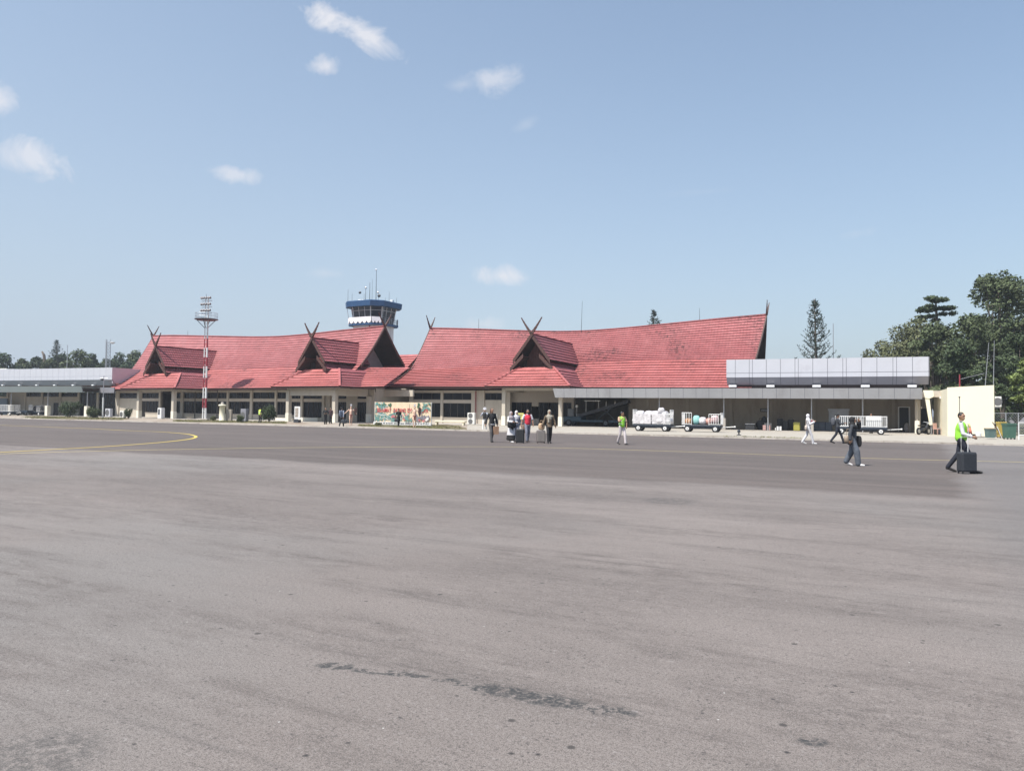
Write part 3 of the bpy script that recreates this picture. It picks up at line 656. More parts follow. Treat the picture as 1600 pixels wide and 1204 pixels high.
# hall skirt carried on to the right over the link, under the gable
s0, s1 = eR, Vector((a_(600, 604, 3.6).x, 3.6, 4.0))
tile_patch(lambda s, t: lerp(lerp(eR, s1, s), lerp(Vector((kR.x, 8.0, 6.4)), Vector((s1.x-.6, 8.6, 6.3)), s), t)-Vector((0, 0, .02)), 9, 8).build('lower_roof', roof_l, HA)
MB().bar(eR+Vector((0, .06, -.05)), s1+Vector((0, .06, -.05)), .10, .26).build('eave_board', wood, HA)
mm = MB(); b0, b1 = FA.u(580, 7.9), FA.u(645, 7.9); mm.box(b0, b1, 7.85, 8.1, 3.05, 3.75); mm.build('link_beam', cream, HA)
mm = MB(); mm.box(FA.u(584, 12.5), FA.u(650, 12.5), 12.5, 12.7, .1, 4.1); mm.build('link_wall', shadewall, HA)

# ------------------------------------------------------------------ eastern hall
b_ = FB.at
HB = frame_thing('terminal_hall', 'cream terminal hall with red saddle roof sweeping up to the right and one gabled porch', 'building', FB)
eL, kL, rL = b_(609, 603.7, 3.5), b_(642, 578, 10), b_(673, 513, 14.5)
eR, kR, rR = b_(1175, 606.5, 3.5), b_(1180, 560, 12), b_(1197, 492, 16.5)
def vr(px): return lerp(14.5, 16.5, (px-673)/524)
ridge = [rL]+[b_(px, py, vr(px)) for px, py in ((740, 514.6), (800, 517), (870, 518.8), (910, 518), (950, 515.4), (1000, 511), (1060, 505), (1120, 499))]+[rR]
kmid = [kL, b_(760, 572, 10.6), b_(900, 566, 11.2), b_(1000, 562.5, 11.5), kR]
hall_roof(HB, eL, kL, rL, eR, kR, rR, ridge, kmid, (roof_m, roof_l), 17, 11, 70, .9, 2.2)
pk = b_(831, 522, 1.5); portico(HB, FB, b_(757, 603, -1).x, b_(890, 602, -1).x, -1, 4.02, pk.x, 1.5, pk.z, 14.6, 3.5)
for p0, p1 in ((785, 790.5), (873.4, 878.8)): pcol(HB, FB, p0, p1, 0, 3.75)
m = MB(); u0, u1 = b_(787.8, 630, 0).x, b_(876, 630, 0).x; m.box(u0-.2, u1+.2, -.13, .13, 3.62, 3.92); m.box(u0-.1, u0+.1, .14, 5.0, 3.5, 3.9)
m.each('porch_beam', cream, HB)
facade(HB, FB, 5.2, [(640, 645.5, 'P'), (645.5, 689, 'W'), (689, 692.6, 'P'), (692.6, 737, 'W'), (737, 743, 'P'), (743, 755, 'B'), (755, 757.4, 'P'), (757.4, 785, 'S'), (785, 797, 'B')])
m = MB(); V = 6.0
def bx(px0, px1, z0, z1, v=V, th=.2): m.box(b_(px0, 630, v).x, b_(px1, 630, v).x, v, v+th, z0, z1)
bx(797, 895, 2.55, 3.95); bx(893, 897, .12, 3.95, V-.05, .3); bx(831, 841.5, 2.1, 2.55); bx(797, 799, .12, 2.55); bx(878.7, 879.6, .12, 2.55); bx(799, 842, .12, .8, 6.02); m.each('porch_wall', beam, HB)
window(HB, b_(799, 630, V).x, b_(831, 630, V).x, V, .82, 2.52, 3); window(HB, b_(842, 630, V).x, b_(871, 630, V).x, V, .12, 2.52, 3, 'glass_door'); window(HB, b_(879.8, 630, V).x, b_(892.8, 630, V).x, V, .12, 2.52, 1, 'glass_door')
m = MB(); uw0, uw1 = b_(641, 630, 5.2).x, b_(1175, 630, 5.2).x; m.box(uw0, uw0+.2, 5.42, 26, .1, 4); m.box(uw0, uw1, 26, 26.2, .1, 4.1); m.box(uw1-.2, uw1, 14, 26, .1, 4.1); m.box(uw0+.2, b_(797, 630, 5.2).x, 5.5, 5.6, .1, 3.9); m.each('side_wall', cream, HB)
MB().box(uw0-.2, b_(1445, 630, -1).x, -.5, 25, .092, .14).build('floor_slab', concrete, HB)
m = MB(); m.tube([b_(743.6, 611, 5.0)-Vector((0, 0, 0)), Vector((b_(743.6, 655, 5.0).x, 5.0, .2))], .05); m.build('drain_pipe', redp, HB)

# ------------------------------------------------------------------ eastern wing with aluminium fascia and canopy
EW = frame_thing('terminal_wing', 'flat roofed wing clad in pale panels with a long grey canopy over the baggage area', 'building', FB)
fu0, fu1 = b_(1135, 590, 3).x, b_(1452, 590, 3).x
zt0, zt1 = b_(1135, 561.6, 3).z, b_(1452, 557.3, 3).z; zt = (zt0+zt1)/2; zm = b_(1290, 588.5, 3).z; zb = b_(1290, 601, 3.6).z
m = MB(); m.slab([(fu0, 3, zm), (fu1, 3, zm), (fu1, 3, zt), (fu0, 3, zt)], (0, .12, 0)); m.slab([(fu1-.12, 3.12, zm), (fu1-.12, 15, zm), (fu1-.12, 15, zt), (fu1-.12, 3.12, zt)], (.12, 0, 0)); m.slab([(fu0, 3.12, zm+1.2), (fu0, 9, zm+1.2), (fu0, 9, zt), (fu0, 3.12, zt)], (.12, 0, 0))
m.box(fu0, fu1, 15, 15.12, zb, zt); m.each('fascia_cladding', alu, EW)
m = MB(); m.slab([(fu0, 3.0, zm-.004), (fu1, 3.0, zm-.004), (fu1, 3.62, zb), (fu0, 3.62, zb)], (0, .1, .02)); m.slab([(fu1-.004, 3.0, zm-.004), (fu1-.004, 15, zm-.004), (fu1-.62, 15, zb), (fu1-.62, 3.0+.62, zb)], (-.1, 0, .02)); m.each('sloping_cladding', alug, EW)
MB().box(fu0+.2, fu1-.2, 3.7, 15, zt-.5, zt-.35).build('flat_roof', concrete, EW)
m = MB(); jz = zm+(zt-zm)*.24
x = fu0+.8
i = 0
while x < fu1:
    m.box(x-.016, x+.016, 2.992, 3.0, zm, zt); m.slab([(x-.016, 2.995, zm), (x+.016, 2.995, zm), (x+.016, 3.615, zb), (x-.016, 3.615, zb)], (0, -.008, 0)); x += (1.25, .28, 1.22, 1.22)[i % 4]; i += 1
m.box(fu0, fu1, 2.993, 3.0, jz-.014, jz+.014); m.build('panel_joints', joint, EW)
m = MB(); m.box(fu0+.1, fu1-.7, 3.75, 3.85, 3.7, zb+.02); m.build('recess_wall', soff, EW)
for px in (1145, 1204, 1276, 1352, 1425):
    c = b_(px, 603, 3.4); m = MB().box(c.x-.35, c.x+.35, 3.22, 3.6, c.z-.10, c.z+.09, .02); o = m.build('strip_light', lampw, EW)
cu0, cu1 = b_(865, 615, -1).x, b_(1441, 615, -1).x; cz0 = b_(1160, 622, -1).z; cz1 = b_(1160, 606.3, -1).z
m = MB(); m.slab([(cu0+.12, -.9, cz0), (cu1, -.9, cz0), (cu1, -1.0, cz1), (cu0-.08, -1.0, cz1)], (0, .12, 0)); m.slab([(cu1-.1, -.78, cz0), (cu1-.1, 5, cz0), (cu1-.1, 5, cz1), (cu1-.1, -.88, cz1)], (.1, 0, 0)); m.slab([(cu0+.12, -.78, cz0), (cu0+.12, 2.5, cz0), (cu0+.0, 2.5, cz1), (cu0-.0, -.88, cz1)], (.1, 0, 0))
m.each('canopy_fascia', alucan, EW)
m = MB(); m.box(cu0+.2, cu1-.12, -.86, 3.7, cz1-.16, cz1-.06); m.build('canopy_roof', alug, EW)
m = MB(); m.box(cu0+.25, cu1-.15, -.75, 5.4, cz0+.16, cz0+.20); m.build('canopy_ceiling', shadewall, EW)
m = MB(); x = cu0+1.05; i = 0
while x < cu1: m.slab([(x-.012, -.902, cz0), (x+.012, -.902, cz0), (x+.012, -1.002, cz1), (x-.012, -1.002, cz1)], (0, -.006, 0)); x += 1.14
m.build('joint_lines', joint, EW)
for px in (1030, 1131, 1200, 1268, 1348, 1433):
    u = b_(px, 650, 0).x; o = MB().tube([(u, 0, .1), (u, 0, cz0+.1)], .055, 10).build('canopy_post', steel if px != 1433 else cream, EW)
    if px in (1200, 1348): continue
    MB().box(u-.17, u+.17, -.17, .17, .09, 1.15, .02).build('post_base', concrete if px != 1433 else colwhite, o)
u = b_(1434, 650, .8).x; MB().box(u-.2, u+.2, .7, 1.1, .1, cz0, .02).build('column', cream, EW)
m = MB(); V = 5.6; wz = cz0+.15
m.box(b_(985, 640, V).x, b_(1403.5, 640, V).x, V, V+.2, .12, wz); m.box(b_(1403.5, 640, V).x, b_(1421.5, 640, V).x, V, V+.2, 2.3, wz); m.box(b_(1421.5, 640, V).x, b_(1452, 640, V).x, V, V+.2, .12, wz)
m.box(b_(985, 640, V).x-.2, b_(985, 640, V).x, V, 14, .12, wz); m.box(b_(890, 640, 13).x, b_(1000, 640, 13).x, 13.5, 13.7, .12, wz); m.box(b_(897, 640, 6.5).x, b_(897, 640, 6.5).x+.2, 6.5, 13.5, .12, wz)
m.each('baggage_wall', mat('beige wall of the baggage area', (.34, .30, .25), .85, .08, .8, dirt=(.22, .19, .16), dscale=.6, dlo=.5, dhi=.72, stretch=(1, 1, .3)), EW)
m = MB()
for px in (1012, 1074, 1142, 1205, 1272, 1348, 1396): u = b_(px, 640, V).x; m.box(u-.13, u+.13, V-.09, V, .12, wz-.01)
m.each('pilaster', mat('beige pilaster paint', (.37, .33, .28), .85, .06, 1), EW)
m = MB(); u0, u1 = b_(1405, 640, V).x, b_(1420, 640, V).x; m.box(u0, u1, V+.08, V+.14, .14, 2.28); dr = m.build('door', darksteel, EW)
m = MB(); m.box(u0-.1, u0, V-.03, V+.16, .12, 2.36); m.box(u1, u1+.1, V-.03, V+.16, .12, 2.36); m.box(u0, u1, V-.028, V+.158, 2.28, 2.358); m.build('door_frame', whitep, dr)
m = MB(); u0, u1 = b_(1295, 650, V).x, b_(1326, 650, V).x; m.box(u0, u1, V-.04, V-.005, .9, 1.95); m.box(u0-.08, u1+.08, V-.12, V-.01, 1.95, 2.12); m.build('counter_hatch', steel, EW)
c = b_(1194, 640.5, V); tag(MB().box(-.34, .34, -.05, 0, -.16, .16, .01).build('wall_sign', darksteel), 'small dark sign plate high on the wall under the canopy', 'sign')
sg = bpy.data.objects['wall_sign']; sg.location = FB.w(c.x, V-.005, c.z); sg.rotation_euler.z = -FB.a
m = MB()
for r_ in (0, 1):
    x = -.27
    while x < .25: w_ = rnd.uniform(.03, .07); m.box(x, x+w_, -.056, -.05, .02-r_*.10, .08-r_*.10); x += w_+.025
m.build('sign_lettering', whitep, sg)

# ------------------------------------------------------------------ annex on the right: bright end wall, open shelter
AN = frame_thing('annex_building', 'small annex with a bright cream windowless end wall at the right of the wing', 'building', FB, 0, 0)
V = -5.6; pL, pR = b_(1480, 605, V), b_(1553.2, 601.5, V)
m = MB(); m.slab([(pL.x, V, .09), (pR.x, V, .09), (pR.x, V, pR.z), (pL.x, V, pL.z)], (0, .2, 0)); m.slab([(pR.x-.2, V+.2, .09), (pR.x-.2, 4, .09), (pR.x-.2, 4, pR.z-.02), (pR.x-.2, V+.2, pR.z-.02)], (.2, 0, 0)); m.slab([(pL.x, V+.2, .09), (pL.x, 4, .09), (pL.x, 4, pL.z-.1), (pL.x, V+.2, pL.z-.1)], (.2, 0, 0)); m.box(pL.x, pR.x, 4, 4.2, .09, pL.z); m.each('wall', annexm, AN)
MB().slab([(pL.x+.2, V+.2, pL.z-.4), (pR.x-.2, V+.2, pL.z-.4), (pR.x-.2, 4, pL.z-.4), (pL.x+.2, 4, pL.z-.4)], (0, 0, .1)).build('flat_roof', concrete, AN)
p = b_(1450, 613, -1.5)
m = MB(); s0 = b_(1446, 614, -1).x; m.box(s0, pL.x, -1.2, 5, p.z-.35, p.z+.15); m.build('shelter_roof', beam, AN)
m = MB(); m.slab([b_(1442.5, 609.5, -1.6), b_(1458, 609.5, -1.6), b_(1459.5, 619, -1.6), b_(1452.7, 622.5, -1.6), b_(1445.5, 621.5, -1.6)], (0, .35, 0)); m.slab([b_(1445.7, 622, -1.55), b_(1452.4, 622, -1.55), b_(1457, 663.4, -1.55), b_(1452.6, 664, -1.55)], (0, .3, 0)); m.each('slanted_bracket', annexm, AN)
q = b_(1455, 664, -1.4); MB().tube([q, Vector((q.x, q.y, .1))], .05).build('drain_pipe', steel, AN)
m = MB(); m.box(b_(1441, 650, 5.4).x, pL.x, 5.4, 5.5, .12, p.z); m.build('shelter_wall', shadewall, AN)
m = MB(); m.box(b_(1468, 620, -1.2).x, pL.x, -1.3, -1.0, b_(1470, 622.5, -1.2).z, b_(1470, 619.5, -1.2).z); m.build('strip_light', lampw, AN)
u0 = b_(1437, 655, 5.3).x; MB().box(u0, u0+.8, 5.3, 5.38, .14, 2.2).build('door', darksteel, AN)
for (x0, y0, x1, y1, nm) in ((1538.5, 601, 1545, 535, 0), (1552, 601, 1553.5, 532, 0)):
    a1, a2 = b_(x0, y0, -5), b_(x1, y1, -5); MB().tube([a1-Vector((0, 0, .5)), a2], [.028, .014], 6).build('aerial_rod', steel, AN)
a1, a2 = b_(1499.5, 607, -5.5), b_(1499.5, 585, -5.5); MB().tube([a1, a2], .045, 6).build('aerial_base', redp, AN)
a1 = b_(1501, 592, -5.5); MB().tube([a1, b_(1538, 583, -5)], .012, 5).build('stay_wire', steel, AN)

# ------------------------------------------------------------------ western wing
l_ = FL.at
LW = frame_thing('terminal_wing', 'flat roofed wing with white panelled fascia at the far left behind the shrubs', 'building', FL)
fu0, fu1 = l_(-140, 590, 0).x, l_(175, 590, 0).x; zt = l_(90, 575.4, 0).z; zm = l_(90, 593.6, 0).z; zb = l_(90, 602, .6).z
m = MB(); m.box(fu0, fu1, 0, .12, zm, zt); m.box(fu1-.12, fu1, .12, 11, zm-.5, zt-.01); m.each('fascia_cladding', alu, LW)
m = MB(); m.slab([(fu0, 0, zm-.004), (fu1, 0, zm-.004), (fu1, .6, zb), (fu0, .6, zb)], (0, .1, .02)); m.each('sloping_cladding', alug, LW)
m = MB(); x = fu1-1.25
while x > fu0: m.box(x-.015, x+.015, -.008, 0, zm, zt); x -= 1.25
m.box(fu0, fu1, -.007, 0, zm+.5, zm+.53); m.build('joint_lines', mat('soft panel joint', (.36, .36, .40), .8), LW)
MB().box(fu0, fu1-.1, .7, 11, zt-.5, zt-.4).build('flat_roof', concrete, LW); z_lw = zb-.9
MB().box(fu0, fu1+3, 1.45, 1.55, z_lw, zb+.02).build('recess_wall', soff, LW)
for px in (5, 31, 58, 86, 115, 146):
    c = l_(px, 601.6, .3); MB().box(c.x-.22, c.x+.22, .12, .45, c.z-.08, c.z+.08, .02).build('strip_light', lampw, LW)
c0 = l_(-140, 610, -4).x; c1 = l_(128, 612.5, -4).x; z0, z1 = l_(64, 612.6, -4).z, l_(64, 603.2, -4).z
MB().slab([(c0, -3.9, z0), (c1, -3.9, z0), (c1-.15, -4.0, z1), (c0, -4.0, z1)], (0, .12, 0)).build('canopy_fascia', alugr, LW)
MB().box(c0, c1, -3.88, 1, z1-.15, z1-.05).build('canopy_roof', alugr, LW)
MB().box(c1-.1, l_(180, 610, -1).x, -1.2, -1.05, z0, z1-.1).build('canopy_fascia', alug, LW)
for px in (17, 74.5, 136):
    u = l_(px, 640, -3).x; o = MB().tube([(u, -3, .1), (u, -3, z0+.1)], .07, 8).build('canopy_post', steel, LW)
    MB().box(u-.27, u+.27, -3.27, -2.73, .09, 1.55, .02).build('post_base', colwhite, o)
V = 1.2; m = MB(); m.box(fu0, l_(124, 640, V).x, V, V+.2, .1, z0-.55); m.box(l_(10, 640, V).x, l_(39, 640, V).x, V+.001, V+.199, z0-.55, z0+.1)
for px in (-20, 12, 39.5, 66, 94, 123, 153): u = l_(px, 640, V).x; m.box(u-.2, u+.2, V-.14, V, .1, z0+.1)
m.each('wall', cream, LW)
window(LW, l_(41, 630, V).x, l_(64, 630, V).x, V, z0-.55, z0+.05, 3, 'high_window'); window(LW, l_(67, 630, V).x, l_(93, 630, V).x, V, z0-.55, z0+.05, 3, 'high_window'); window(LW, l_(95, 630, V).x, l_(122, 630, V).x, V, z0-.55, z0+.05, 3, 'high_window')
window(LW, l_(125, 630, V).x, l_(151, 630, V).x, V, .1, z0+.05, 3, 'window', 1); window(LW, l_(154.5, 630, V).x, l_(186, 630, V).x, V, .1, z0+.05, 4, 'window', 1)
window(LW, l_(84, 645, V).x, l_(92, 645, V).x, V-.12, .1, 2.0, 0, 'door')
MB().box(fu0, fu1+2, -3.6, 8, .092, .13).build('floor_slab', concrete, LW)
MB().box(l_(-10, 640, -1).x, l_(10, 640, -1).x, -1, -.8, .1, 2.6).build('blue_screen', mat('blue grey screen', (.10, .14, .18), .7, .1, 2), LW)
m = MB(); c = l_(4, 577, 3); m.box(c.x-1, c.x+1, 3, 5, zt-.3, zt+.35); m.build('roof_tank', whitep, LW)

# ------------------------------------------------------------------ control tower
TY = 128; tc_ = atY(582, 600, TY); TW = thing('control_tower', 'white control tower with blue roof and slanting dark cab windows behind the red roofs', 'tower', (tc_.x, TY, 0), R(-28))
def zy(py, px=582, Y=TY): return atY(px, py, Y).z
def octo(h, c): return [(-h, -h+c), (-h+c, -h), (h-c, -h), (h, -h+c), (h, h-c), (h-c, h), (-h+c, h), (-h, h-c)]
zs = zy(508); zc0, zc1, zr = zy(500), zy(482.5), zy(473.5)
sk = 1/ (math.cos(R(28))+math.sin(R(28))*.55)
hS, hC0, hC1, hR = 3.30*sk, 3.15*sk, 3.62*sk, 4.60*sk
def frust(p0, z0, p1, z1):
    n = len(p0); return MB().add([(x, y, z0) for x, y in p0]+[(x, y, z1) for x, y in p1], [tuple(range(n-1, -1, -1)), tuple(range(n, 2*n))]+[(i, (i+1) % n, n+(i+1) % n, n+i) for i in range(n)])
sh = MB().prism(octo(hS*.97, hS*.35), 0, zs-.3).build('shaft', mat('tower render', (.74, .72, .70), .8, .05, .6, dirt=(.50, .47, .46), dscale=.7, dlo=.50, dhi=.72, stretch=(1, 1, .22)), TW)
MB().box(1.3, 1.55, -hS*.97-.06, -hS*.97+.05, zs-4, zs-.35).build('red_stripe', redp, sh)
MB().prism(octo(hS*1.18, hS*.4), zs-.3, zs+.02).build('gallery_floor', bluep, TW)
cabg = frust(octo(hC0, hC0*.42), zs+.02, octo(hC1, hC1*.42), zc1).build('cab_windows', glassb, TW)
m = MB(); p0, p1 = octo(hC0+.03, hC0*.42), octo(hC1+.03, hC1*.42)
for i in range(8):
    for k in range(3 if i % 2 else 1):
        t = k/(3 if i % 2 else 1); a0 = Vector((*p0[i], zs+.02)).lerp(Vector((*p0[(i+1) % 8], zs+.02)), t); a1 = Vector((*p1[i], zc1)).lerp(Vector((*p1[(i+1) % 8], zc1)), t); m.bar(a0, a1, .11 if k == 0 else .06)
for z_ in (.42, .78):
    q = [Vector((*p0[i], zs)).lerp(Vector((*p1[i], zc1)), z_) for i in range(8)]
    if z_ > .5: 
        for i in range(8): m.bar(q[i], q[(i+1) % 8], .05)
m.build('window_mullions', whitep, cabg)
rf = frust(octo(hR*.985, hR*.40), zc1, octo(hR, hR*.40), zr-.12).build('cab_roof', bluep, TW)
frust(octo(hR, hR*.40), zr-.12, octo(hR*.93, hR*.37), zr).build('roof_edge', bluep, rf)
m = MB(); gp = octo(hS*1.16, hS*.39)
for i in range(8):
    a, b = Vector((*gp[i], zs)), Vector((*gp[(i+1) % 8], zs)); nn = 5
    for k in range(nn): p = a.lerp(b, k/nn); m.tube([p, p+Vector((0, 0, 1.0))], .03, 5)
    for h in (.35, .68, 1.0): m.tube([a+Vector((0, 0, h)), b+Vector((0, 0, h))], .025, 5)
m.build('gallery_railing', steel, TW)
m = MB()
def bunting(a, b, n):
    for k in range(n):
        p, q = a.lerp(b, k/n), a.lerp(b, (k+1)/n); pts = []
        for j in range(7):
            t = j/6; r_ = p.lerp(q, t); pts.append(r_+Vector((0, 0, -.62-.42*math.sin(math.pi*t))))
        nrm = (b-a).cross(Vector((0, 0, 1))).normalized()
        m.slab([p]+pts+[q], nrm*.03)
for i in (7, 0, 1, 2):
    a, b = Vector((*gp[i], zs+1.0)), Vector((*gp[(i+1) % 8], zs+1.0)); b2 = b; d_ = Vector((a.y-b.y, b.x-a.x, 0)).normalized()*-.12
    bunting(a+d_, b2+d_, 3 if i != 1 else 5)
m.build('white_bunting', mat('white bunting cloth', (.85, .82, .84), .8), TW)
m = MB()
def pole(px, py0, py1, r=.04, extra=None, dy=0):
    t = atY(px, py0, TY+dy)-Vector((tc_.x, TY, 0)); a = Matrix.Rotation(R(28), 3, 'Z') @ t; m.tube([(a.x, a.y, zr-.1), (a.x, a.y, atY(px, py1, TY+dy).z)], [r, r*.5], 5); return a
for px, y1, r in ((587.4, 421, .06), (577.5, 441, .055), (581.3, 436, .03), (571.2, 449, .05), (568.8, 459, .035), (543.6, 452, .035), (550, 458, .03), (608, 455, .03), (619.5, 465, .03), (591.4, 455, .03), (602, 465, .03)): pole(px, 470, y1, r)
m.each('aerial', darksteel, TW)
for px, py, r in ((562.5, 457, .28), (592.3, 462, .34), (571.6, 449.5, .22), (587.6, 421.5, .18), (590.5, 457, .22)):
    a = atY(px, py, TY)-Vector((tc_.x, TY, 0)); a = Matrix.Rotation(R(28), 3, 'Z') @ a; MB().ball(a, (r, r*.6, r*.8), 8, 5).build('aerial_head', darksteel if px in (592.3, 562.5) else steel, TW)
a = Matrix.Rotation(R(28), 3, 'Z') @ (atY(580.5, 466, TY)-Vector((tc_.x, TY, 0))); MB().ball((a.x, a.y, zr+.1), (.38, .38, .5), 10, 6).build('beacon', darksteel, TW)
for px in (563, 567, 612.5): a = Matrix.Rotation(R(28), 3, 'Z') @ (atY(px, 467, TY)-Vector((tc_.x, TY, 0))); MB().box(a.x-.3, a.x+.3, a.y-.25, a.y+.25, zr-.02, zr+.55, .05).build('roof_unit', whitep, TW)
m = MB()
for i in (0, 3, 7):
    p = Vector((*octo(hS*1.14, hS*.39)[i], zs)); q = Vector((*octo(hR*.95, hR*.4)[i], zc1)); m.tube([p, q], .04, 5)
m.each('stay_rod', steel, TW)

# ------------------------------------------------------------------ floodlight mast, twin red and white poles
MY = 92; mp_ = atY(319, 640, MY); FMa = thing('floodlight_mast', 'red and white floodlight mast on twin poles with a round platform before the left roof', 'mast', (mp_.x, MY, .09), R(-20))
def mz(py): return atY(319, py, MY).z-.09
zpf, ztop = mz(499), mz(466); bands = [0, mz(637), mz(622), mz(605), mz(590), mz(572), mz(558), mz(543), mz(529), mz(524)]
for sx_ in (-.18, .22):
    r_ = .085 if sx_ < 0 else .135
    pole_ = MB().tube([(sx_, 0, 0), (sx_, 0, ztop)], [r_, r_*.55], 12).build('pole', whitep, FMa)
    m = MB()
    for i in range(1, len(bands)-1, 2):
        f = lambda z: r_*(1-.45*z/ztop)+.006
        m.tube([(sx_, 0, bands[i]), (sx_, 0, bands[i+1])], [f(bands[i]), f(bands[i+1])], 12)
    m.each('red_band', redp, pole_)
m = MB(); z = .5
while z < zpf: m.box(-.18, .2, -.02, .02, z, z+.03); z += .55
m.build('ladder_rungs', whitep, FMa)
MB().lathe((0, 0, zpf), [(1.0, -.12), (1.35, -.02), (1.35, .05), (.2, .06)], 20).build('platform', darksteel, FMa)
m = MB()
for k in range(10):
    a = 2*math.pi*k/10; m.tube([(1.25*math.cos(a), 1.25*math.sin(a), zpf), (1.25*math.cos(a), 1.25*math.sin(a), zpf+.75)], .02, 5)
for h in (.38, .75): m.tube([(1.25*math.cos(2*math.pi*k/20), 1.25*math.sin(2*math.pi*k/20), zpf+h) for k in range(21)], .02, 5, False)
m.build('platform_railing', steel, FMa)
m = MB()
for a in range(4): c_, s_ = math.cos(a*math.pi/2+.4), math.sin(a*math.pi/2+.4); m.bar((.2*c_, .2*s_, zpf-1.0), (1.1*c_, 1.1*s_, zpf-.08), .06)
m.each('platform_brace', darksteel, FMa)
m = MB(); zz = [ztop-2.45+i*.75 for i in range(4)]
for z in (zz[1]-.1, zz[2]-.1, zz[3]-.1): m.box(-.75, .75, -.04, .04, z-.035, z+.035)
m.each('crossarm', steel, FMa)
for z in zz[1:]:
    for x in (-.62, -.33, .02, .36, .62):
        m = MB(); Rm = Matrix.Rotation(R(-38), 3, 'X'); v8 = [Rm @ Vector((a, b, c)) for a, b, c in ((-.12, -.14, -.11), (.12, -.14, -.11), (.09, .1, -.08), (-.09, .1, -.08), (-.12, -.14, .11), (.12, -.14, .11), (.09, .1, .08), (-.09, .1, .08))]
        m.add([(p.x+x, p.y-.15, p.z+z+.22) for p in v8], [(3, 2, 1, 0), (4, 5, 6, 7), (0, 1, 5, 4), (1, 2, 6, 5), (2, 3, 7, 6), (3, 0, 4, 7)]); m.build('floodlight', mat('weathered lamp housing', (.22, .21, .22), .6, .2, 3), FMa)
MB().tube([(-.1, 0, ztop-.2), (-.1, 0, mz(459))], .02, 5).build('lightning_rod', darksteel, FMa)
MB().box(-.75, .9, -.5, .5, -.04, .16, .03).build('plinth', concrete, FMa)

# ------------------------------------------------------------------ trees and shrubs
def leafmat(name, rgb, var=.35, isl=.35):
    m = mat(name, rgb, .6, var, .55, island=isl, spec=.25); return m
lf_dark = leafmat('dark foliage', (.055, .078, .036)); lf_mid = leafmat('mid green foliage', (.078, .100, .046)); lf_olive = leafmat('olive foliage', (.110, .120, .058)); lf_pine = leafmat('pine needles', (.020, .038, .024), .2, .25); lf_far = leafmat('far foliage', (.05, .075, .038)); lf_lime = leafmat('yellow green foliage', (.15, .19, .06))
bark = mat('bark', (.13, .105, .085), .9, .25, 3, bump=.4)
def leaves(blobs, n, size, seed, droop=.0, shell=.55, asp=.55):
    rg = np.random.default_rng(seed)
    W = np.array([b[1][0]*b[1][1]+b[1][0]*b[1][2] for b in blobs]); W = W/W.sum(); idx = rg.choice(len(blobs), n, p=W)
    C = np.array([b[0] for b in blobs])[idx]; RR = np.array([b[1] for b in blobs])[idx]
    d = rg.normal(size=(n, 3)); d /= np.linalg.norm(d, axis=1)[:, None]; rad = shell+(1-shell)*rg.random(n)**.5; rad *= 1+.12*rg.normal(size=n)
    P = C+d*RR*rad[:, None]
    nrm = d*.6+rg.normal(size=(n, 3))*.6+np.array([0, 0, .35]); nrm /= np.linalg.norm(nrm, axis=1)[:, None]
    t = rg.normal(size=(n, 3)); t -= (t*nrm).sum(1)[:, None]*nrm; t /= np.linalg.norm(t, axis=1)[:, None]; b = np.cross(nrm, t)
    sz = size*(.6+.8*rg.random(n))[:, None]; 
    V = np.stack([P-t*sz*.5, P+b*sz*asp*.5-nrm*sz*.08, P+t*sz*.5-np.array([0, 0, 1])*sz*droop, P-b*sz*asp*.5-nrm*sz*.08], 1).reshape(-1, 3)
    F = np.arange(n*4).reshape(-1, 4); return V, F
def crown_obj(name, blobs, n, size, m, parent, seed, **k):
    V, F = leaves(blobs, n, size, seed, **k); me = bpy.data.meshes.new(name); me.from_pydata(V.tolist(), [], F.tolist()); me.materials.append(m)
    o = bpy.data.objects.new(name, me); col.objects.link(o); o.parent = parent; return o
def tree(label, px, ytop, Y, wpx, m, seed, n=5000, size=.42, low=.35, dens=26, group='trees beyond the terminal', kind='broad', name='broadleaf_tree', zbase=0.0):
    rg = random.Random(seed); top = atY(px, ytop, Y); H = top.z-zbase; Rd = wpx/2*Y/F_PX
    t = thing(name, label, 'tree', (top.x, Y, zbase), rg.uniform(0, 6), group)
    blobs = []
    zc = H*(1+low)/2; hz_ = H*(1-low)/2
    for i in range(dens):
        a = rg.uniform(0, 2*math.pi); q = rg.uniform(-1, .93); rr = math.sqrt(max(.05, 1-q*q))*rg.uniform(.25, .95)
        br = Rd*rg.uniform(.20, .40); z = zc+q*(hz_-br*.5)
        blobs.append(((math.cos(a)*rr*(Rd-br*.5), math.sin(a)*rr*(Rd-br*.5), z), (br, br, br*rg.uniform(.55, .8))))
    blobs.append(((0, 0, H-Rd*.22), (Rd*.3, Rd*.3, Rd*.25)))
    tr = MB(); lean = Vector((rg.uniform(-.3, .3), rg.uniform(-.3, .3), 0)); hub = Vector((0, 0, H*low*.9))+lean
    r0 = max(.16, H*.022); tr.tube([(0, 0, -.1), lean*.5+Vector((0, 0, H*low*.5)), hub, Vector((0, 0, H*.8))], [r0*1.3, r0, r0*.8, r0*.2], 8); tr.build('trunk', bark, t, True)
    lm = MB()
    for c, r in blobs[::2]: c = Vector(c); mid = hub.lerp(c, .5)+Vector((0, 0, -.05*H)); lm.tube([hub*.98, mid, c], [r0*.5, r0*.28, r0*.1], 5)
    lm.build('limbs', bark, t, True)
    crown_obj('crown', blobs, n, size, m, t, seed); return t
tree('tallest tree, grey green rounded crown at the right edge', 1562, 423, 92, 116, lf_mid, 11, 13000, .40, .22, 64)
tree('tall dark tree cut by the right edge of the picture', 1622, 436, 95, 120, lf_dark, 12, 10000, .42, .2, 50)
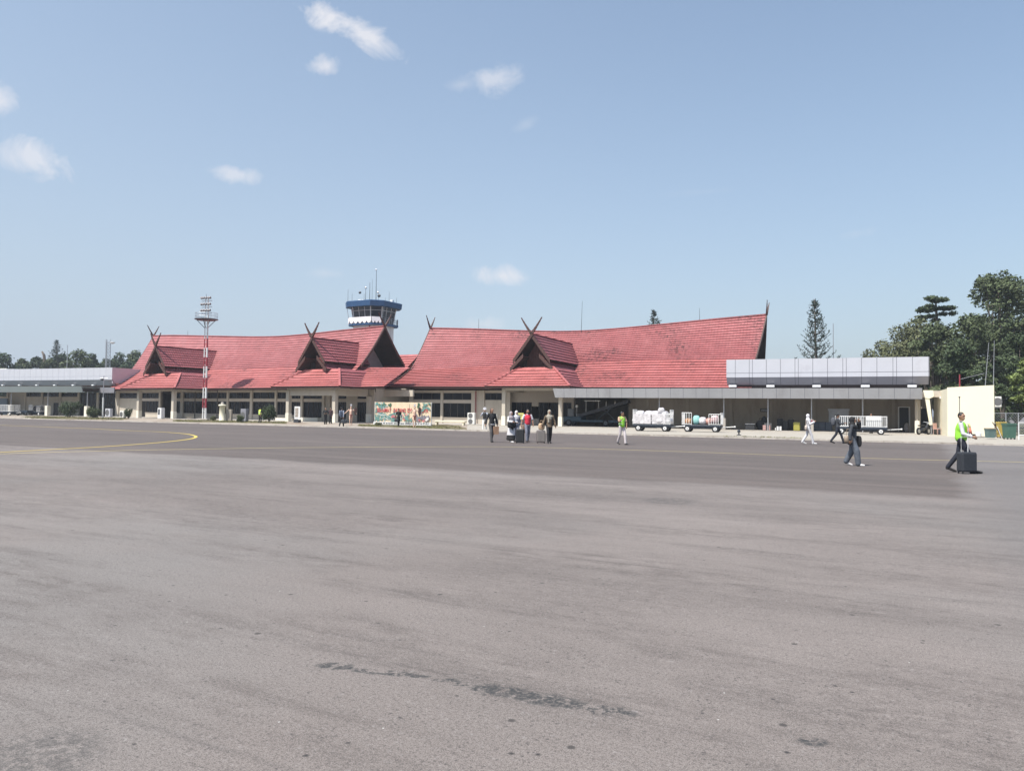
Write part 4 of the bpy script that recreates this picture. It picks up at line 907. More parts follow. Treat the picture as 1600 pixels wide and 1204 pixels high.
tree('broad dark tree between the tallest tree and the layered tree', 1515, 490, 88, 96, lf_mid, 13, 11000, .36, .15, 56)
tree('wide olive tree rising behind the right end of the pale panel fascia', 1432, 496, 96, 128, lf_olive, 14, 12000, .38, .2, 64)
tree('low feathery olive tree, leftmost of the right hand trees', 1378, 532, 102, 76, lf_olive, 15, 5500, .36, .3, 24)
tree('dark bushy tree directly above the bright cream annex', 1500, 530, 76, 84, lf_dark, 16, 7500, .32, .1, 36)
tree('dark tree close behind the chain link fence', 1585, 520, 74, 84, lf_dark, 17, 8500, .30, .12, 36)
tree('yellow green small tree with drooping leaves above the green bin', 1604, 560, 66, 54, lf_lime, 18, 2200, .34, .28, 18)
tree('dark tree behind the broad dark tree', 1462, 503, 90, 90, lf_mid, 19, 9000, .36, .15, 30)
tree('low dark shrub like tree by the fence corner', 1562, 600, 70, 44, lf_dark, 20, 3800, .28, .05, 20)
for i, (px, yt, wp, lb) in enumerate([(1650, 500, 120, 'dark tree outside the right edge of the picture')]): tree(lb, px, yt, 84, wp, lf_dark, 40+i, 5000, .4, .1, 28)
# layered tree with flat tiers
def tier_tree(label, px, ytop, Y, wpx, seed):
    rg = random.Random(seed); top = atY(px, ytop, Y); H = top.z; t = thing('layered_tree', label, 'tree', (top.x, Y, 0)); s = Y/F_PX
    MB().tube([(0, 0, 0), (.2, 0, H*.7), (0, 0, H-.3)], [.4, .28, .08], 8).build('trunk', bark, t, True); MB().tube([(-.2, 0, H*.5), (-2.2, .2, H-3.3)], [.2, .08], 6).build('limb', bark, t, True)
    blobs = []
    for dx, dy, w_ in ((-10, 5, 13), (9, 5, 14), (0, 8, 11), (-22, 21, 12), (-6, 20, 14), (10, 19, 16), (22, 17, 12), (-8, 31, 13), (14, 28, 10), (-15, 37, 11), (6, 36, 9), (-4, 14, 7)):
        for k in range(2): blobs.append(((dx*s+rg.uniform(-.5, .5), rg.uniform(-1.6, 1.6), H-dy*s), (w_*s*rg.uniform(.6, .9), w_*s*.8, .20+.12*rg.random())))
    crown_obj('crown', blobs, 4200, .34, lf_dark, t, seed, shell=.1); return t
tier_tree('flat tiered tree standing above the olive tree', 1462, 463, 100, 66, 31)
# norfolk pines
def pine(label, px, ytop, Y, wid, seed, zlow):
    rg = random.Random(seed); top = atY(px, ytop, Y); H = top.z; t = thing('norfolk_pine', label, 'tree', (top.x, Y, 0), 0)
    MB().tube([(.6, 0, 0), (.2, 0, H*.6), (0, 0, H)], [.34, .18, .03], 8).build('trunk', bark, t, True)
    V = []; Fc = []; br = MB(); z = zlow; k = 0
    while z < H-.15:
        f = (H-z)/(H-zlow); Lr = wid*(f**.8)*rg.uniform(.82, 1.08)+.1; n = 6; a0 = rg.uniform(0, 6)
        for i in range(n):
            if rg.random() < .22: continue
            a = a0+2*math.pi*i/n+rg.uniform(-.15, .15); L_ = Lr*rg.uniform(.75, 1.12); c = Vector((math.cos(a), math.sin(a), 0)); p0 = Vector((.2*(1-z/H)*3, 0, z))
            tip = p0+c*L_+Vector((0, 0, L_*.55)); mid = p0+c*L_*.55+Vector((0, 0, L_*.10)); br.tube([p0, mid, tip], [.04, .03, .01], 4, False)
            for j in range(int(4+L_*6)):
                q = rg.uniform(.22, 1.02); p = p0.lerp(mid, q*2) if q < .5 else mid.lerp(tip, q*2-1); w_ = rg.uniform(.15, .32); dr = Vector((rg.uniform(-1, 1), rg.uniform(-1, 1), rg.uniform(.1, 1.2))).normalized(); sd_ = dr.cross(Vector((rg.uniform(-1, 1), rg.uniform(-1, 1), rg.uniform(-1, 1)))).normalized()
                b = len(V); V += [p-sd_*.05, p+sd_*.05, p+dr*w_*1.6+sd_*.035, p+dr*w_*1.6-sd_*.035]; Fc.append((b, b+1, b+2, b+3))
        z += .46*(.55+.6*f)
    br.build('branches', bark, t); me = bpy.data.meshes.new('foliage'); me.from_pydata([tuple(v) for v in V], [], Fc); me.materials.append(lf_pine); o = bpy.data.objects.new('foliage', me); col.objects.link(o); o.parent = t
    return t
pine('open branched conical pine rising behind the pale panel fascia', 1272.5, 467, 116, 3.5, 51, 6.0)
pine('pine with only its pointed tip showing above the red ridge', 1021.5, 484, 130, 2.6, 52, 9.0)
# far trees on the left
far = [(6, 551, 44, 'far dark tree at the left edge of the picture'), (34, 560, 26, 'small rounded far tree, second from the left edge'), (58, 557, 28, 'small rounded far tree below the bare leaning stump'),
       (78, 560, 26, 'low far tree between two taller far trees'), (101, 552, 34, 'far tree just right of the pointed far conifer'), (124, 546, 38, 'tallest leafy far tree above the white panelled wing'),
       (144, 552, 26, 'far tree left of the lattice mast'), (166, 560, 24, 'low far tree behind the foot of the lattice mast'), (187, 551, 36, 'far tree right of the lattice mast'), (212, 547, 30, 'far tree against the left slope of the red roof'), (-18, 556, 40, 'far tree outside the left edge')]
for i, (px, yt, wp, lb) in enumerate(far): tree(lb, px, yt, 185+((i*7) % 5)*3, wp*1.5, (lf_far, lf_mid)[i % 2], 60+i, 5200, .6, .05, 44, group='far trees on the left')
pine('far pointed conifer rising above the left trees', 88.5, 532, 190, 2.0, 77, 12)
t = thing('bare_stump', 'bare leaning tree stem sticking up among the far trees', 'tree', atY(70, 640, 188)*1); t.location.z = 0
MB().tube([(0, 0, 0), (0, 0, 9), (-.6, 0, atY(66, 555, 188).z), (-1.1, 0, atY(65, 549, 188).z)], [.5, .4, .32, .2], 8).build('trunk', bark, t, True)
# lattice mast far left with dish
LMY = 170; b0 = atY(165.5, 640, LMY); LM = thing('lattice_mast', 'grey lattice telecom mast with a white dish among the far trees', 'mast', (b0.x, LMY, 0), .3)
H = atY(165.5, 530, LMY).z; m = MB(); w0 = .55
cs = [(w0*math.cos(a), w0*math.sin(a)) for a in (0, 2.094, 4.189)]
for c in cs: m.tube([(c[0], c[1], 0), (c[0], c[1], H)], .07, 5)
z = 0
while z < H-.8:
    for i in range(3): m.bar((*cs[i], z), (*cs[(i+1) % 3], z+.8), .06); m.bar((*cs[i], z), (*cs[(i+1) % 3], z), .05)
    z += .8
m.build('lattice', steel, LM); MB().lathe((1.0, -.2, H-.7), [(.1, -.3), (.42, -.1), (.5, .0), (.5, .12), (.1, .2)], 12).build('dish', whitep, LM); MB().bar((0, 0, H-.7), (1.0, -.2, H-.7), .08).build('dish_arm', steel, LM)
for px, y0, y1, Y, lb in ((104.5, 575, 539, 150, 'thin pole rising above the white panelled wing'), (1302, 560, 505, 118, 'thin pale pole beside the open branched pine')):
    a = atY(px, y0, Y); b = atY(px, y1, Y); t = MB().tube([(0, 0, 0), (0, 0, b.z)], [.09, .05], 6).build('thin_pole', steel); t.location = (a.x, Y, 0); tag(t, lb, 'pole')
for px, y0, y1, fr, v, lb in ((293.5, 526, 516, FA, 13.5, 'short rod on the ridge of the left hall'), (748, 515, 498, FB, 14.8, 'thin rod on the ridge left of the single gabled porch'), (908, 520, 470, FB, 15.2, 'tall thin aerial on the sagging ridge'), (1093, 503, 481, FB, 16, 'thin rod on the rising ridge')):
    a = fr.at(px, y0, v); b = fr.at(px+(2 if y0-y1 > 40 else 0), y1, v); p = fr.w(a.x, v, a.z-.2); t = MB().tube([(0, 0, 0), ((b.x-a.x)*.9, 0, b.z-a.z+.2)], [.03, .015], 5).build('ridge_aerial', darksteel); t.location = p; tag(t, lb, 'aerial')
# shrubs
def shrub(label, px, ybase, ytop, wpx, m, seed, n=1600, size=.13, Y=None):
    g = atY(px, ybase, Y) if Y else G(px, ybase, .09); Y = g.y; H = (ybase-ytop)*Y/F_PX; Rd = wpx/2*Y/F_PX; rg = random.Random(seed)
    t = thing('shrub', label, 'shrub', (g.x, Y, .09), rg.uniform(0, 6), 'shrubs in front of the terminal'); st = MB()
    for i in range(7): a = rg.uniform(0, 6.28); st.tube([(0, 0, 0), (math.cos(a)*Rd*.6, math.sin(a)*Rd*.6, H*.7)], [.03, .012], 4)
    st.build('stems', bark, t); bl = [((0, 0, H*.5), (Rd*.75, Rd*.75, H*.42))]
    for i in range(12): a = rg.uniform(0, 6.28); q = rg.uniform(.2, .75); bl.append(((math.cos(a)*Rd*.6, math.sin(a)*Rd*.6, H*q), (Rd*.36, Rd*.36, H*.22)))
    crown_obj('leaves', bl, n, size, m, t, seed, shell=.3); return t
shrub('widest dark shrub before the white panelled wing', 109, 651, 624, 36, lf_dark, 81, 2600, .18, 100)
shrub('rounded dark shrub beside the thin camera pole', 146, 652.5, 633, 23, lf_mid, 82, 1800, .16, 97)
shrub('small dark shrub beside the white air conditioner, left of the first porch', 200.5, 656, 638, 13, lf_dark, 83, 900, .15, 94)
shrub('low grey green shrub at the foot of the floodlight mast', 333, 656, 648, 11, lf_olive, 84, 700, .12, 88)
shrub('small round clipped shrub before the grey cabinet', 376, 658, 645.5, 13, lf_mid, 85, 1100, .11, 80)
shrub('tall bushy shrub behind the guard in yellow vest', 420.5, 656.5, 627, 25, lf_dark, 86, 2600, .14, 82)
shrub('low weedy shrub at the edge of the painted banner', 591, 664, 659, 14, lf_olive, 87, 500, .10, 72)
# camera pole
a = atY(160.5, 652, 98); t = thing('camera_pole', 'thin white pole with a small camera before the left wing', 'pole', (a.x, 98, .09)); h_ = atY(160.5, 587, 98).z-.09
m = MB().tube([(0, 0, 0), (0, 0, 2.6)], .10, 8); m.build('pole_base', whitep, t); MB().tube([(0, 0, 2.6), (0, 0, h_)], .05, 8).build('pole', steel, t); MB().tube([(-.5, 0, h_-.3), (.5, 0, h_-.3)], .03, 6).build('arm', steel, t); MB().box(-.36, -.1, -.15, .15, h_-.6, h_-.35, .03).build('camera', darksteel, t)

# ------------------------------------------------------------------ fence on the right
FN = thing('chain_link_fence', 'grey chain link fence at the right behind the bins', 'fence', (0, 0, 0)); A0 = atY(1553, 680, 62); B0 = atY(1700, 680, 55)
ps = MB(); n = 7
A0.z = .05; B0.z = .05
for i in range(n+1): p = A0.lerp(B0, i/n); MB().tube([p, p+Vector((0, 0, 1.85))], .04, 6).build('fence_post', steel, FN)
m = MB(); m.tube([A0+Vector((0, 0, 1.8)), B0+Vector((0, 0, 1.8))], .03, 6); m.tube([A0+Vector((0, 0, .95)), B0+Vector((0, 0, .95))], .02, 5); m.build('fence_rail', steel, FN)
m = MB(); d = (B0-A0); Ln = d.length; d.normalize(); k = 0.0
while k < Ln:
    for s_ in (1, -1):
        a = A0+d*k; e = min(1.7, (Ln-k) if s_ > 0 else k); m.bar(a+Vector((0, 0, .05)), a+d*e*s_+Vector((0, 0, .05+e)), .012)
    k += .22
m.build('wire_mesh', steel, FN)
WF = thing('white_gate', 'low white tube gate cut by the right edge of the picture', 'gate', tuple(atY(1592, 680, 50).xy)+(.09,), -.3); m = MB()
m.tube([(0, 0, .25), (0, 0, 1.15)], .028, 8); m.tube([(0, 0, 1.12), (2.6, 0, 1.12)], .026, 8); m.tube([(0, 0, .3), (2.6, 0, .3)], .035, 8); m.tube([(2.6, 0, .0), (2.6, 0, 1.15)], .04, 8); m.tube([(0, 0, 0), (0, 0, .3)], .04, 8)
for i in range(1, 6): m.tube([(i*.43, 0, .3), (i*.43, 0, 1.12)], .015, 6)
m.build('gate_frame', whitep, WF)
bankm = mat('far scrub ground', (.12, .105, .07), .95, .3, .4, dirt=(.06, .075, .03), dscale=.2, dlo=.4, dhi=.6, bump=.5, bscale=3)
tag(MB().prism([tuple(atY(1555, 640, 62).xy), tuple(atY(1760, 640, 54).xy), (160, 150), (20, 190)], .05, .16).build('scrub_ground', bankm), kind='structure')

# ------------------------------------------------------------------ small things about the buildings
def ac_unit(label, px, ybase, Y, wpx, hpx, fans=1, rz=None, z0=.09, m_=None):
    p = atY(px, ybase, Y); s = Y/F_PX; w_ = wpx*s; h = hpx*s
    t = thing('air_conditioner', label, 'air conditioner', (p.x, Y, z0), -FA.a if rz is None else rz, 'air conditioner units outside the halls')
    MB().box(-w_/2, w_/2, -.2, .2, .08, h, .03).build('casing', m_ or acw, t); m = MB(); m.box(-w_*.4, -w_*.3, -.18, .18, 0, .08); m.box(w_*.3, w_*.4, -.18, .18, 0, .08); m.build('feet', darksteel, t)
    for i in range(fans):
        z = .08+(h-.08)*(i+.5)/fans; g = MB(); r = min(w_*.38, (h-.08)/fans*.42)
        g.tube([(-w_*.06, -.225, z), (-w_*.06, -.2, z)], [r, r], 18); g.build('fan_grille', grille, t)
    return t
ac_unit('white air conditioner with a dark square grille, left of the first porch', 192, 653, 97, 10, 11.5)
ac_unit('large white twin fan air conditioner against the eastern hall wall', 737, 663, 79.5, 12.5, 19, 2, -FB.a)
ac_unit('white air conditioner behind the people, left of the single gabled porch', 774.5, 662, 78.5, 7, 17, 2, -FB.a)
t = ac_unit('grey tall cabinet beside the small round clipped shrub', 382, 656, 83, 12.5, 20, 1, None, .09, alug); t['category'] = 'cabinet'; t.name = 'metal_cabinet'; t['group'] = 'cabinets'; del t['group']
t = ac_unit('pale blue grey cabinet before the dark glass of the left wing', 170, 652.5, 104, 13, 13.5, 1, None, .09, alu); t['category'] = 'cabinet'; t.name = 'metal_cabinet'; del t['group']
t = thing('wall_air_conditioner', 'white air conditioner hung on the side of the bright cream annex', 'air conditioner', FB.w(pR.x+.22, V-0+0+0, 0), -FB.a)
c = b_(1557, 628, -5.2); t.location = FB.w(pR.x+.26, -5.1, c.z-.35); MB().box(-.22, .22, -.4, .4, 0, .75, .03).build('casing', acw, t); MB().tube([(-.02, -.42, .38), (-.02, -.40, .38)], .28, 16).build('fan_grille', grille, t); MB().box(-.24, .15, -.3, .3, -.06, 0).build('bracket', steel, t)
# stone pillar
p = atY(347, 655, 86); t = thing('garden_pillar', 'pale round pillar with a knobbed cap beside the grey cabinet', 'pillar', (p.x, 86, .09)); MB().lathe((0, 0, 0), [(.36, 0), (.36, .12), (.31, .16), (.31, 1.62), (.42, 1.68), (.42, 1.80), (.30, 1.84)], 20).build('shaft', annexm, t, True); MB().lathe((0, 0, 1.84), [(.22, 0), (.14, .06), (.16, .18), (.08, .26)], 14).build('cap', concrete, t, True)
MB().box(.34, 1.0, .1, .5, 0, 1.30, .03).build('side_block', shadewall, t)
# white poster stand
p = atY(464.5, 655, 79); t = thing('poster_stand', 'upright framed poster on a dark base inside the middle porch', 'poster stand', (p.x, 79, .14), -FA.a)
MB().box(-.40, .40, -.03, .03, .35, 1.65).build('board', whitep, t); MB().box(-.36, .36, -.2, .2, 0, .3, .03).build('base', darksteel, t)
pm = mat('poster print', (.30, .26, .22), .6, .9, 4); MB().box(-.28, .16, -.036, -.03, .55, 1.5).build('print', pm, t)
# vending like white stand in the first porch
p = atY(251.5, 655, 93.5); t = thing('white_stand', 'white stand with a dark emblem at the left column of the first porch', 'stand', (p.x, 93.5, .14), -FA.a); MB().box(-.38, .38, -.25, .25, 0, 1.3, .04).build('body', whitep, t); MB().box(-.22, .1, -.258, -.25, .5, 1.15).build('emblem', darksteel, t)
# painted banner
BY = 73.5; p0 = atY(585, 664, BY); FBn = Frame(p0.x, BY, 20)
q0, q1 = FBn.at(585.2, 664, 0), FBn.at(672.8, 665.3, 0); zb_, zt_ = .36, FBn.at(630, 628.3, 0).z; W_ = q1.x-q0.x
BN = thing('welcome_banner', 'wide painted banner with red lettering on leaves before the link between the halls', 'banner', FBn.w(q0.x, 0, 0), -FBn.a)
bmn = bpy.data.materials.new('painted banner print'); bmn.use_nodes = True
def banner_mat(m):
    t = m.node_tree; n = t.nodes; l = t.links; b = n['Principled BSDF']; b.inputs['Roughness'].default_value = .6; tcx = n.new('ShaderNodeTexCoord'); sp_ = n.new('ShaderNodeSeparateXYZ'); l.new(tcx.outputs['Object'], sp_.inputs[0])
    nz = n.new('ShaderNodeTexNoise'); nz.inputs['Scale'].default_value = 1.6; nz.inputs['Detail'].default_value = 3; l.new(tcx.outputs['Object'], nz.inputs['Vector'])
    gr = n.new('ShaderNodeValToRGB'); gr.color_ramp.interpolation = 'LINEAR'; e = gr.color_ramp.elements; e[0].position = .36; e[0].color = (.10, .19, .15, 1); e[1].position = .64; e[1].color = (.66, .60, .42, 1); x = gr.color_ramp.elements.new(.5); x.color = (.22, .36, .30, 1)
    l.new(nz.outputs['Fac'], gr.inputs[0]); l.new(gr.outputs[0], b.inputs['Base Color'])
banner_mat(bmn)
MB().box(0, W_, 0, .05, zb_, zt_).build('cloth', mat('banner ground colour', (.74, .60, .42), .7, .12, 1.5), BN)
MB().box(-.12, W_+.04, -.03, 0, .14, .42).build('lower_strip', whitep, BN)
mm = MB(); mm.box(-.05, .02, .05, .12, 0, zt_+.02); mm.box(W_-.02, W_+.05, .05, .12, 0, zt_+.02); mm.box(W_/2-.04, W_/2+.04, .05, .12, 0, zt_); mm.box(0, W_, .06, .11, zt_-.06, zt_); mm.build('frame', whitep, BN)
rb = random.Random(5); LC = [mat('banner teal paint', (.13, .27, .245), .6, .3, 4), mat('banner pale teal paint', (.36, .46, .44), .6, .2, 4), mat('banner dark leaf paint', (.06, .13, .075), .6, .3, 4), mat('banner rose paint', (.55, .16, .18), .6, .3, 5), mat('banner grey paint', (.20, .19, .22), .6, .4, 5), mat('banner white paint', (.78, .76, .72), .6)]
def leaf(mb, x, z, l, w_, a, y):
    pts = []
    for k in range(10):
        t = k/9; pts.append((t*l, math.sin(math.pi*t)*w_))
    for k in range(8, 0, -1):
        t = k/9; pts.append((t*l, -math.sin(math.pi*t)*w_))
    c, s = math.cos(a), math.sin(a); P_ = [(x+px_*c-pz*s, y, z+px_*s+pz*c) for px_, pz in pts]
    P_ = [(min(max(q[0], .03), W_-.03), q[1], min(max(q[2], .43), zt_-.03)) for q in P_]; mb.add(P_, [tuple(range(len(P_)))])
sets = [MB() for _ in LC]; H_ = zt_-.42; yk = -.004
def scatter(k, n, xr, zr_, l, w_):
    global yk
    for _ in range(n): yk -= .0006; leaf(sets[k], rb.uniform(*xr)*W_, .42+rb.uniform(*zr_)*H_, rb.uniform(*l), rb.uniform(*w_), rb.uniform(0, 6.28), yk)
scatter(1, 26, (0, .52), (.0, .42), (.3, .8), (.06, .16)); scatter(0, 34, (0, .55), (.0, .42), (.3, .8), (.05, .13)); scatter(2, 9, (.0, .3), (.6, 1.), (.3, .6), (.07, .12)); scatter(0, 12, (.0, .16), (.6, 1.), (.3, .6), (.06, .12)); scatter(1, 6, (0, .2), (.55, .95), (.3, .5), (.06, .1))
scatter(2, 8, (.76, .98), (.72, 1.), (.3, .7), (.06, .12)); scatter(0, 14, (.84, 1.), (.62, 1.), (.3, .6), (.05, .12)); scatter(3, 9, (.32, .42), (.2, .42), (.15, .3), (.05, .09)); scatter(3, 8, (.52, .6), (.2, .42), (.15, .3), (.05, .09)); scatter(0, 10, (.55, .68), (.0, .3), (.3, .5), (.06, .11))
scatter(4, 20, (.76, .98), (.0, .42), (.2, .6), (.05, .13)); scatter(3, 6, (.82, .92), (.0, .2), (.2, .4), (.06, .09)); scatter(5, 5, (.93, .95), (.18, .28), (.2, .3), (.1, .14)); scatter(5, 7, (.0, .5), (.0, .3), (.3, .7), (.015, .03))
for k, s_ in enumerate(sets): s_.build('painted_leaves', LC[k], BN)
def text_part(txt, x0, x1, z0, z1, y, m, parent, name='lettering', ext=.01):
    cu = bpy.data.curves.new(name, 'FONT'); cu.body = txt; cu.extrude = ext; cu.offset = .012; o = bpy.data.objects.new(name, cu); col.objects.link(o); bpy.context.view_layer.update()
    me = bpy.data.meshes.new_from_object(o); bpy.data.objects.remove(o); xs = [v.co.x for v in me.vertices]; ys = [v.co.y for v in me.vertices]
    ax, bx_, ay, by = min(xs), max(xs), min(ys), max(ys)
    for v in me.vertices: v.co = Vector((lerp(x0, x1, (v.co.x-ax)/(bx_-ax)), y-v.co.z, lerp(z0, z1, (v.co.y-ay)/(by-ay))))
    me.materials.clear(); me.materials.append(m); o = bpy.data.objects.new(name, me); col.objects.link(o); o.parent = parent; return o
redl = mat('banner red lettering', (.55, .07, .08), .6, .1, 4)
for txt, a, b in (('SELAMAT', .045, .30), ('DATANG', .345, .56), ('DI', .595, .665), ('KOTA', .80, .955)): text_part(txt, a*W_, b*W_, .42+H_*.49, .42+H_*.70, -.05, redl, BN)
mm = MB(); x = .55
while x < W_-.2:
    w_ = rb.uniform(.04, .10); mm.box(x, x+w_, -.036, -.03, .22+rb.uniform(-.01, .01), .34); x += w_+rb.uniform(.03, .12)
mm.build('small_lettering', black, BN)
# white benches beside the banner
p = atY(679, 664, 78); t = thing('low_white_bench', 'low cream bench under the windows right of the banner', 'bench', (p.x, 78, .09), -FB.a); m = MB(); m.box(0, 3.4, 0, .5, .30, .42, .02); m.box(.05, .2, .05, .45, 0, .3); m.box(3.1, 3.25, .05, .45, 0, .3); m.build('bench_slab', annexm, t)
# yellow notice
p = atY(812, 655, 76.5); t = thing('yellow_notice', 'yellow notice board on legs behind the man in red vest', 'notice board', (p.x, 76.5, .14), -FB.a); m = MB(); m.box(-.42, .42, -.02, .02, .62, 1.25); m.build('board', mat('yellow notice', (.62, .58, .18), .6, .1, 3), t)
m = MB(); m.box(-.38, -.34, -.02, .02, 0, .62); m.box(.34, .38, -.02, .02, 0, .62); m.build('legs', darksteel, t); m = MB(); m.box(-.3, .3, -.026, -.02, 1.05, 1.12); m.box(-.3, .25, -.026, -.02, .92, .97); m.box(-.3, .2, -.026, -.02, .80, .85); m.build('lettering', darksteel, t)

# ------------------------------------------------------------------ baggage carts
def wheel_part(root, x, y, r, hub=whitep, w_=.13):
    o = MB().wheel((x, y, r), r, w_).build('wheel', rubber, root, False); sgn = -1 if y < 0 else 1
    MB().wheel((x, y, r), r*.58, w_+.03).build('rim', hub, o); MB().wheel((x, y, r), r*.16, w_+.06).build('hub', darksteel, o); return o
def cart(label, px, ybase, Y, wpx, style, rz, hz=1.0, z0=.09):
    p = atY(px, ybase, Y); Lc = wpx*Y/F_PX/math.cos(abs(rz)*.9); t = thing('baggage_cart', label, 'baggage cart', (p.x, Y, z0), rz, 'baggage carts')
    h = Lc/2; m = MB(); m.box(-h, h, -.65, .65, .42, .56, .02); m.box(-h+.05, h-.05, -.55, .55, .30, .42); m.box(-h+.3, -h+.5, -.5, .5, .2, .3); m.box(h-.5, h-.3, -.5, .5, .2, .3); m.build('bed', navy, t)
    for x in (-h+.42, h-.42):
        for y in (-.56, .56): wheel_part(t, x, y, .26 if style != 'far' else .24)
    zt = .56+hz
    def panel(a, b, n, solid=False, hh=hz):
        m = MB(); a = Vector(a); b = Vector(b); m.tube([a+Vector((0, 0, .0)), a+Vector((0, 0, hh))], .025, 6); m.tube([b, b+Vector((0, 0, hh))], .025, 6); m.tube([a+Vector((0, 0, hh)), b+Vector((0, 0, hh))], .028, 6); m.tube([a+Vector((0, 0, .06)), b+Vector((0, 0, .06))], .02, 6)
        for i in range(1, n): q = a.lerp(b, i/n); m.bar(q+Vector((0, 0, .05)), q+Vector((0, 0, hh)), .035 if solid else .022)
        return m.build('side_rail', whitep, t)
    if style == 'cage':
        panel((-h, -.62, .56), (-.06, -.62, .56), 12, True); panel((.06, -.62, .56), (h, -.62, .56), 12, True); panel((-h, .62, .56), (h, .62, .56), 16); panel((-h, -.62, .56), (-h, .62, .56), 8); panel((h, -.62, .56), (h, .62, .56), 8)
    elif style == 'full':
        m = MB(); m.box(-h+.02, -.04, -.66, -.62, .60, 1.40, .01); m.box(.04, h-.35, -.66, -.62, .60, 1.40, .01); m.build('net_panel', sackw, t); panel((-h, -.62, .56), (-h, .62, .56), 8, False, 1.15); panel((h, -.62, .56), (h, .62, .56), 8, False, 1.15); panel((-h, .62, .56), (h, .62, .56), 12, False, .8); panel((h-.5, -.64, .56), (h, -.64, .56), 5, True, .85)
    else:
        panel((-h, -.62, .56), (-h, .62, .56), 6, True, .95); panel((h, -.62, .56), (h, .62, .56), 6, True, .95)
        panel((-h, -.62, .56), (-h+.75, -.62, .56), 4, True, .95); panel((h-.9, -.62, .56), (h, -.62, .56), 5, True, .85)
    m = MB(); m.tube([(h, 0, .38), (h+.95, 0, .45)], .035, 6); m.tube([(h+.95, 0, .45), (h+1.05, 0, .45)], .06, 8); m.build('tow_bar', whitep, t)
    return t, h
def cargo(cartt, name, label, cat, x, y, z, dims, m, grp=None, rz=0, soft=True):
    bpy.context.view_layer.update(); w = cartt.matrix_world @ Vector((x, y, z)); t = MB()
    if soft:
        n, k = 12, 8; t.ball((0, 0, dims[2]/2), (dims[0]/2, dims[1]/2, dims[2]/2), n, k)
        rr = random.Random(int(x*1000+z*77+y*13)); t.v = [((math.copysign(abs(a/(dims[0]/2))**.6, a)*dims[0]/2 if a else 0)+rr.uniform(-.02, .02), (math.copysign(abs(b/(dims[1]/2))**.6, b)*dims[1]/2 if b else 0)+rr.uniform(-.02, .02), c+rr.uniform(-.02, .02)) for a, b, c in t.v]
    else: t.box(-dims[0]/2, dims[0]/2, -dims[1]/2, dims[1]/2, 0, dims[2], .03)
    o = t.build(name, m, None, soft); o.location = w; o.rotation_euler = (0, 0, cartt.rotation_euler[2]+rz); tag(o, label, cat, grp); return o
c1, h1 = cart('baggage cart heaped with white woven sacks, behind the man in green vest', 1020.5, 676, 62, 54, 'full', -FB.a)
sg_ = 'white sacks piled on the first baggage cart'
SL = ['leftmost white sack in the lower layer of the sack cart', 'second white sack from the left in the lower layer of the sack cart', 'middle white sack in the lower layer of the sack cart', 'second white sack from the right in the lower layer of the sack cart', 'rightmost white sack in the lower layer of the sack cart', 'leftmost white sack on top of the sack cart', 'white sack on top, second from the left, on the sack cart', 'white sack on top, third from the left, on the sack cart', 'rightmost white sack on top of the sack cart, beside the standing sack']
for i in range(9):
    x = -h1+.25+(i % 5)*(2*h1-.5)/4+(.25 if i > 4 else 0); cargo(c1, 'woven_sack', SL[i], 'sack', x, rnd.uniform(-.2, .2)-.05, .565 if i < 5 else 1.08, (rnd.uniform(.65, .8), 1.05, .56), sackw, sg_, rnd.uniform(-.2, .2))
cargo(c1, 'standing_sack', 'folded white sack standing up on the right end of the sack heap', 'sack', h1-.75, -.4, 1.35, (.55, .25, .55), sackw, None, .4)
c2, h2 = cart('baggage cart with open middle, carrying coloured bundles', 1097.5, 677, 61.3, 55, 'open', -FB.a)
for nm, lb, x, z, d, mm_ in (('orange_carton', 'orange brown carton behind the left rail of the bundle cart', -h2+.42, .565, (.55, .8, .5), mat('orange brown carton', (.50, .26, .12), .8, .15, 4)), ('teal_bundle', 'tilted pale teal bundle on the bundle cart', -.45, .565, (.55, .7, .75), mat('pale teal cloth', (.28, .55, .52), .8, .15, 6)),
        ('white_bundle', 'white bundle in the middle of the bundle cart', .05, .565, (.6, .8, .62), sackw), ('red_printed_sack', 'white sack printed in red on the bundle cart', .55, .565, (.5, .8, .55), mat('red printed sack', (.50, .26, .22), .8, .6, 9)), ('pink_printed_sack', 'pale pink sack at the right end of the bundle cart', 1.0, .70, (.55, .8, .62), mat('pale pink sack', (.66, .46, .46), .8, .35, 8))):
    cargo(c2, nm, lb, 'bundle', x, -.15, z, d, mm_, 'bundles on the second baggage cart', rnd.uniform(-.3, .3))
c3, h3 = cart('white barred baggage cart before the beige wall, behind the woman with the brown bag', 1345, 680, 59.3, 68, 'cage', -FB.a, .82)
cargo(c3, 'white_box', 'long white box lying in the white barred cart', 'box', .9, 0, .565, (1.1, .9, .85), whitep, None, 0, False)
c4, h4 = cart('baggage cart with pale rails at the left edge of the picture', 9, 651, 112, 44, 'cage', -FB.a, .95); c5, h5 = cart('baggage cart with dark load, second from the left edge', 60, 650, 113, 26, 'open', -FB.a, .9)
cargo(c5, 'dark_load', 'dark bulky load on the second cart from the left edge', 'bundle', 0, 0, .565, (1.6, 1.0, .9), black, None, 0)
# low dark trolley between the two left carts
p = atY(39, 651, 112.5); t = thing('flat_trolley', 'low dark flat trolley between the two left carts', 'trolley', (p.x, 112.5, .09), -FB.a); MB().box(-1.1, 1.1, -.5, .5, .35, .75, .05).build('deck', navy, t)
for x in (-.8, .8):
    for y in (-.45, .45): wheel_part(t, x, y, .2, darksteel)

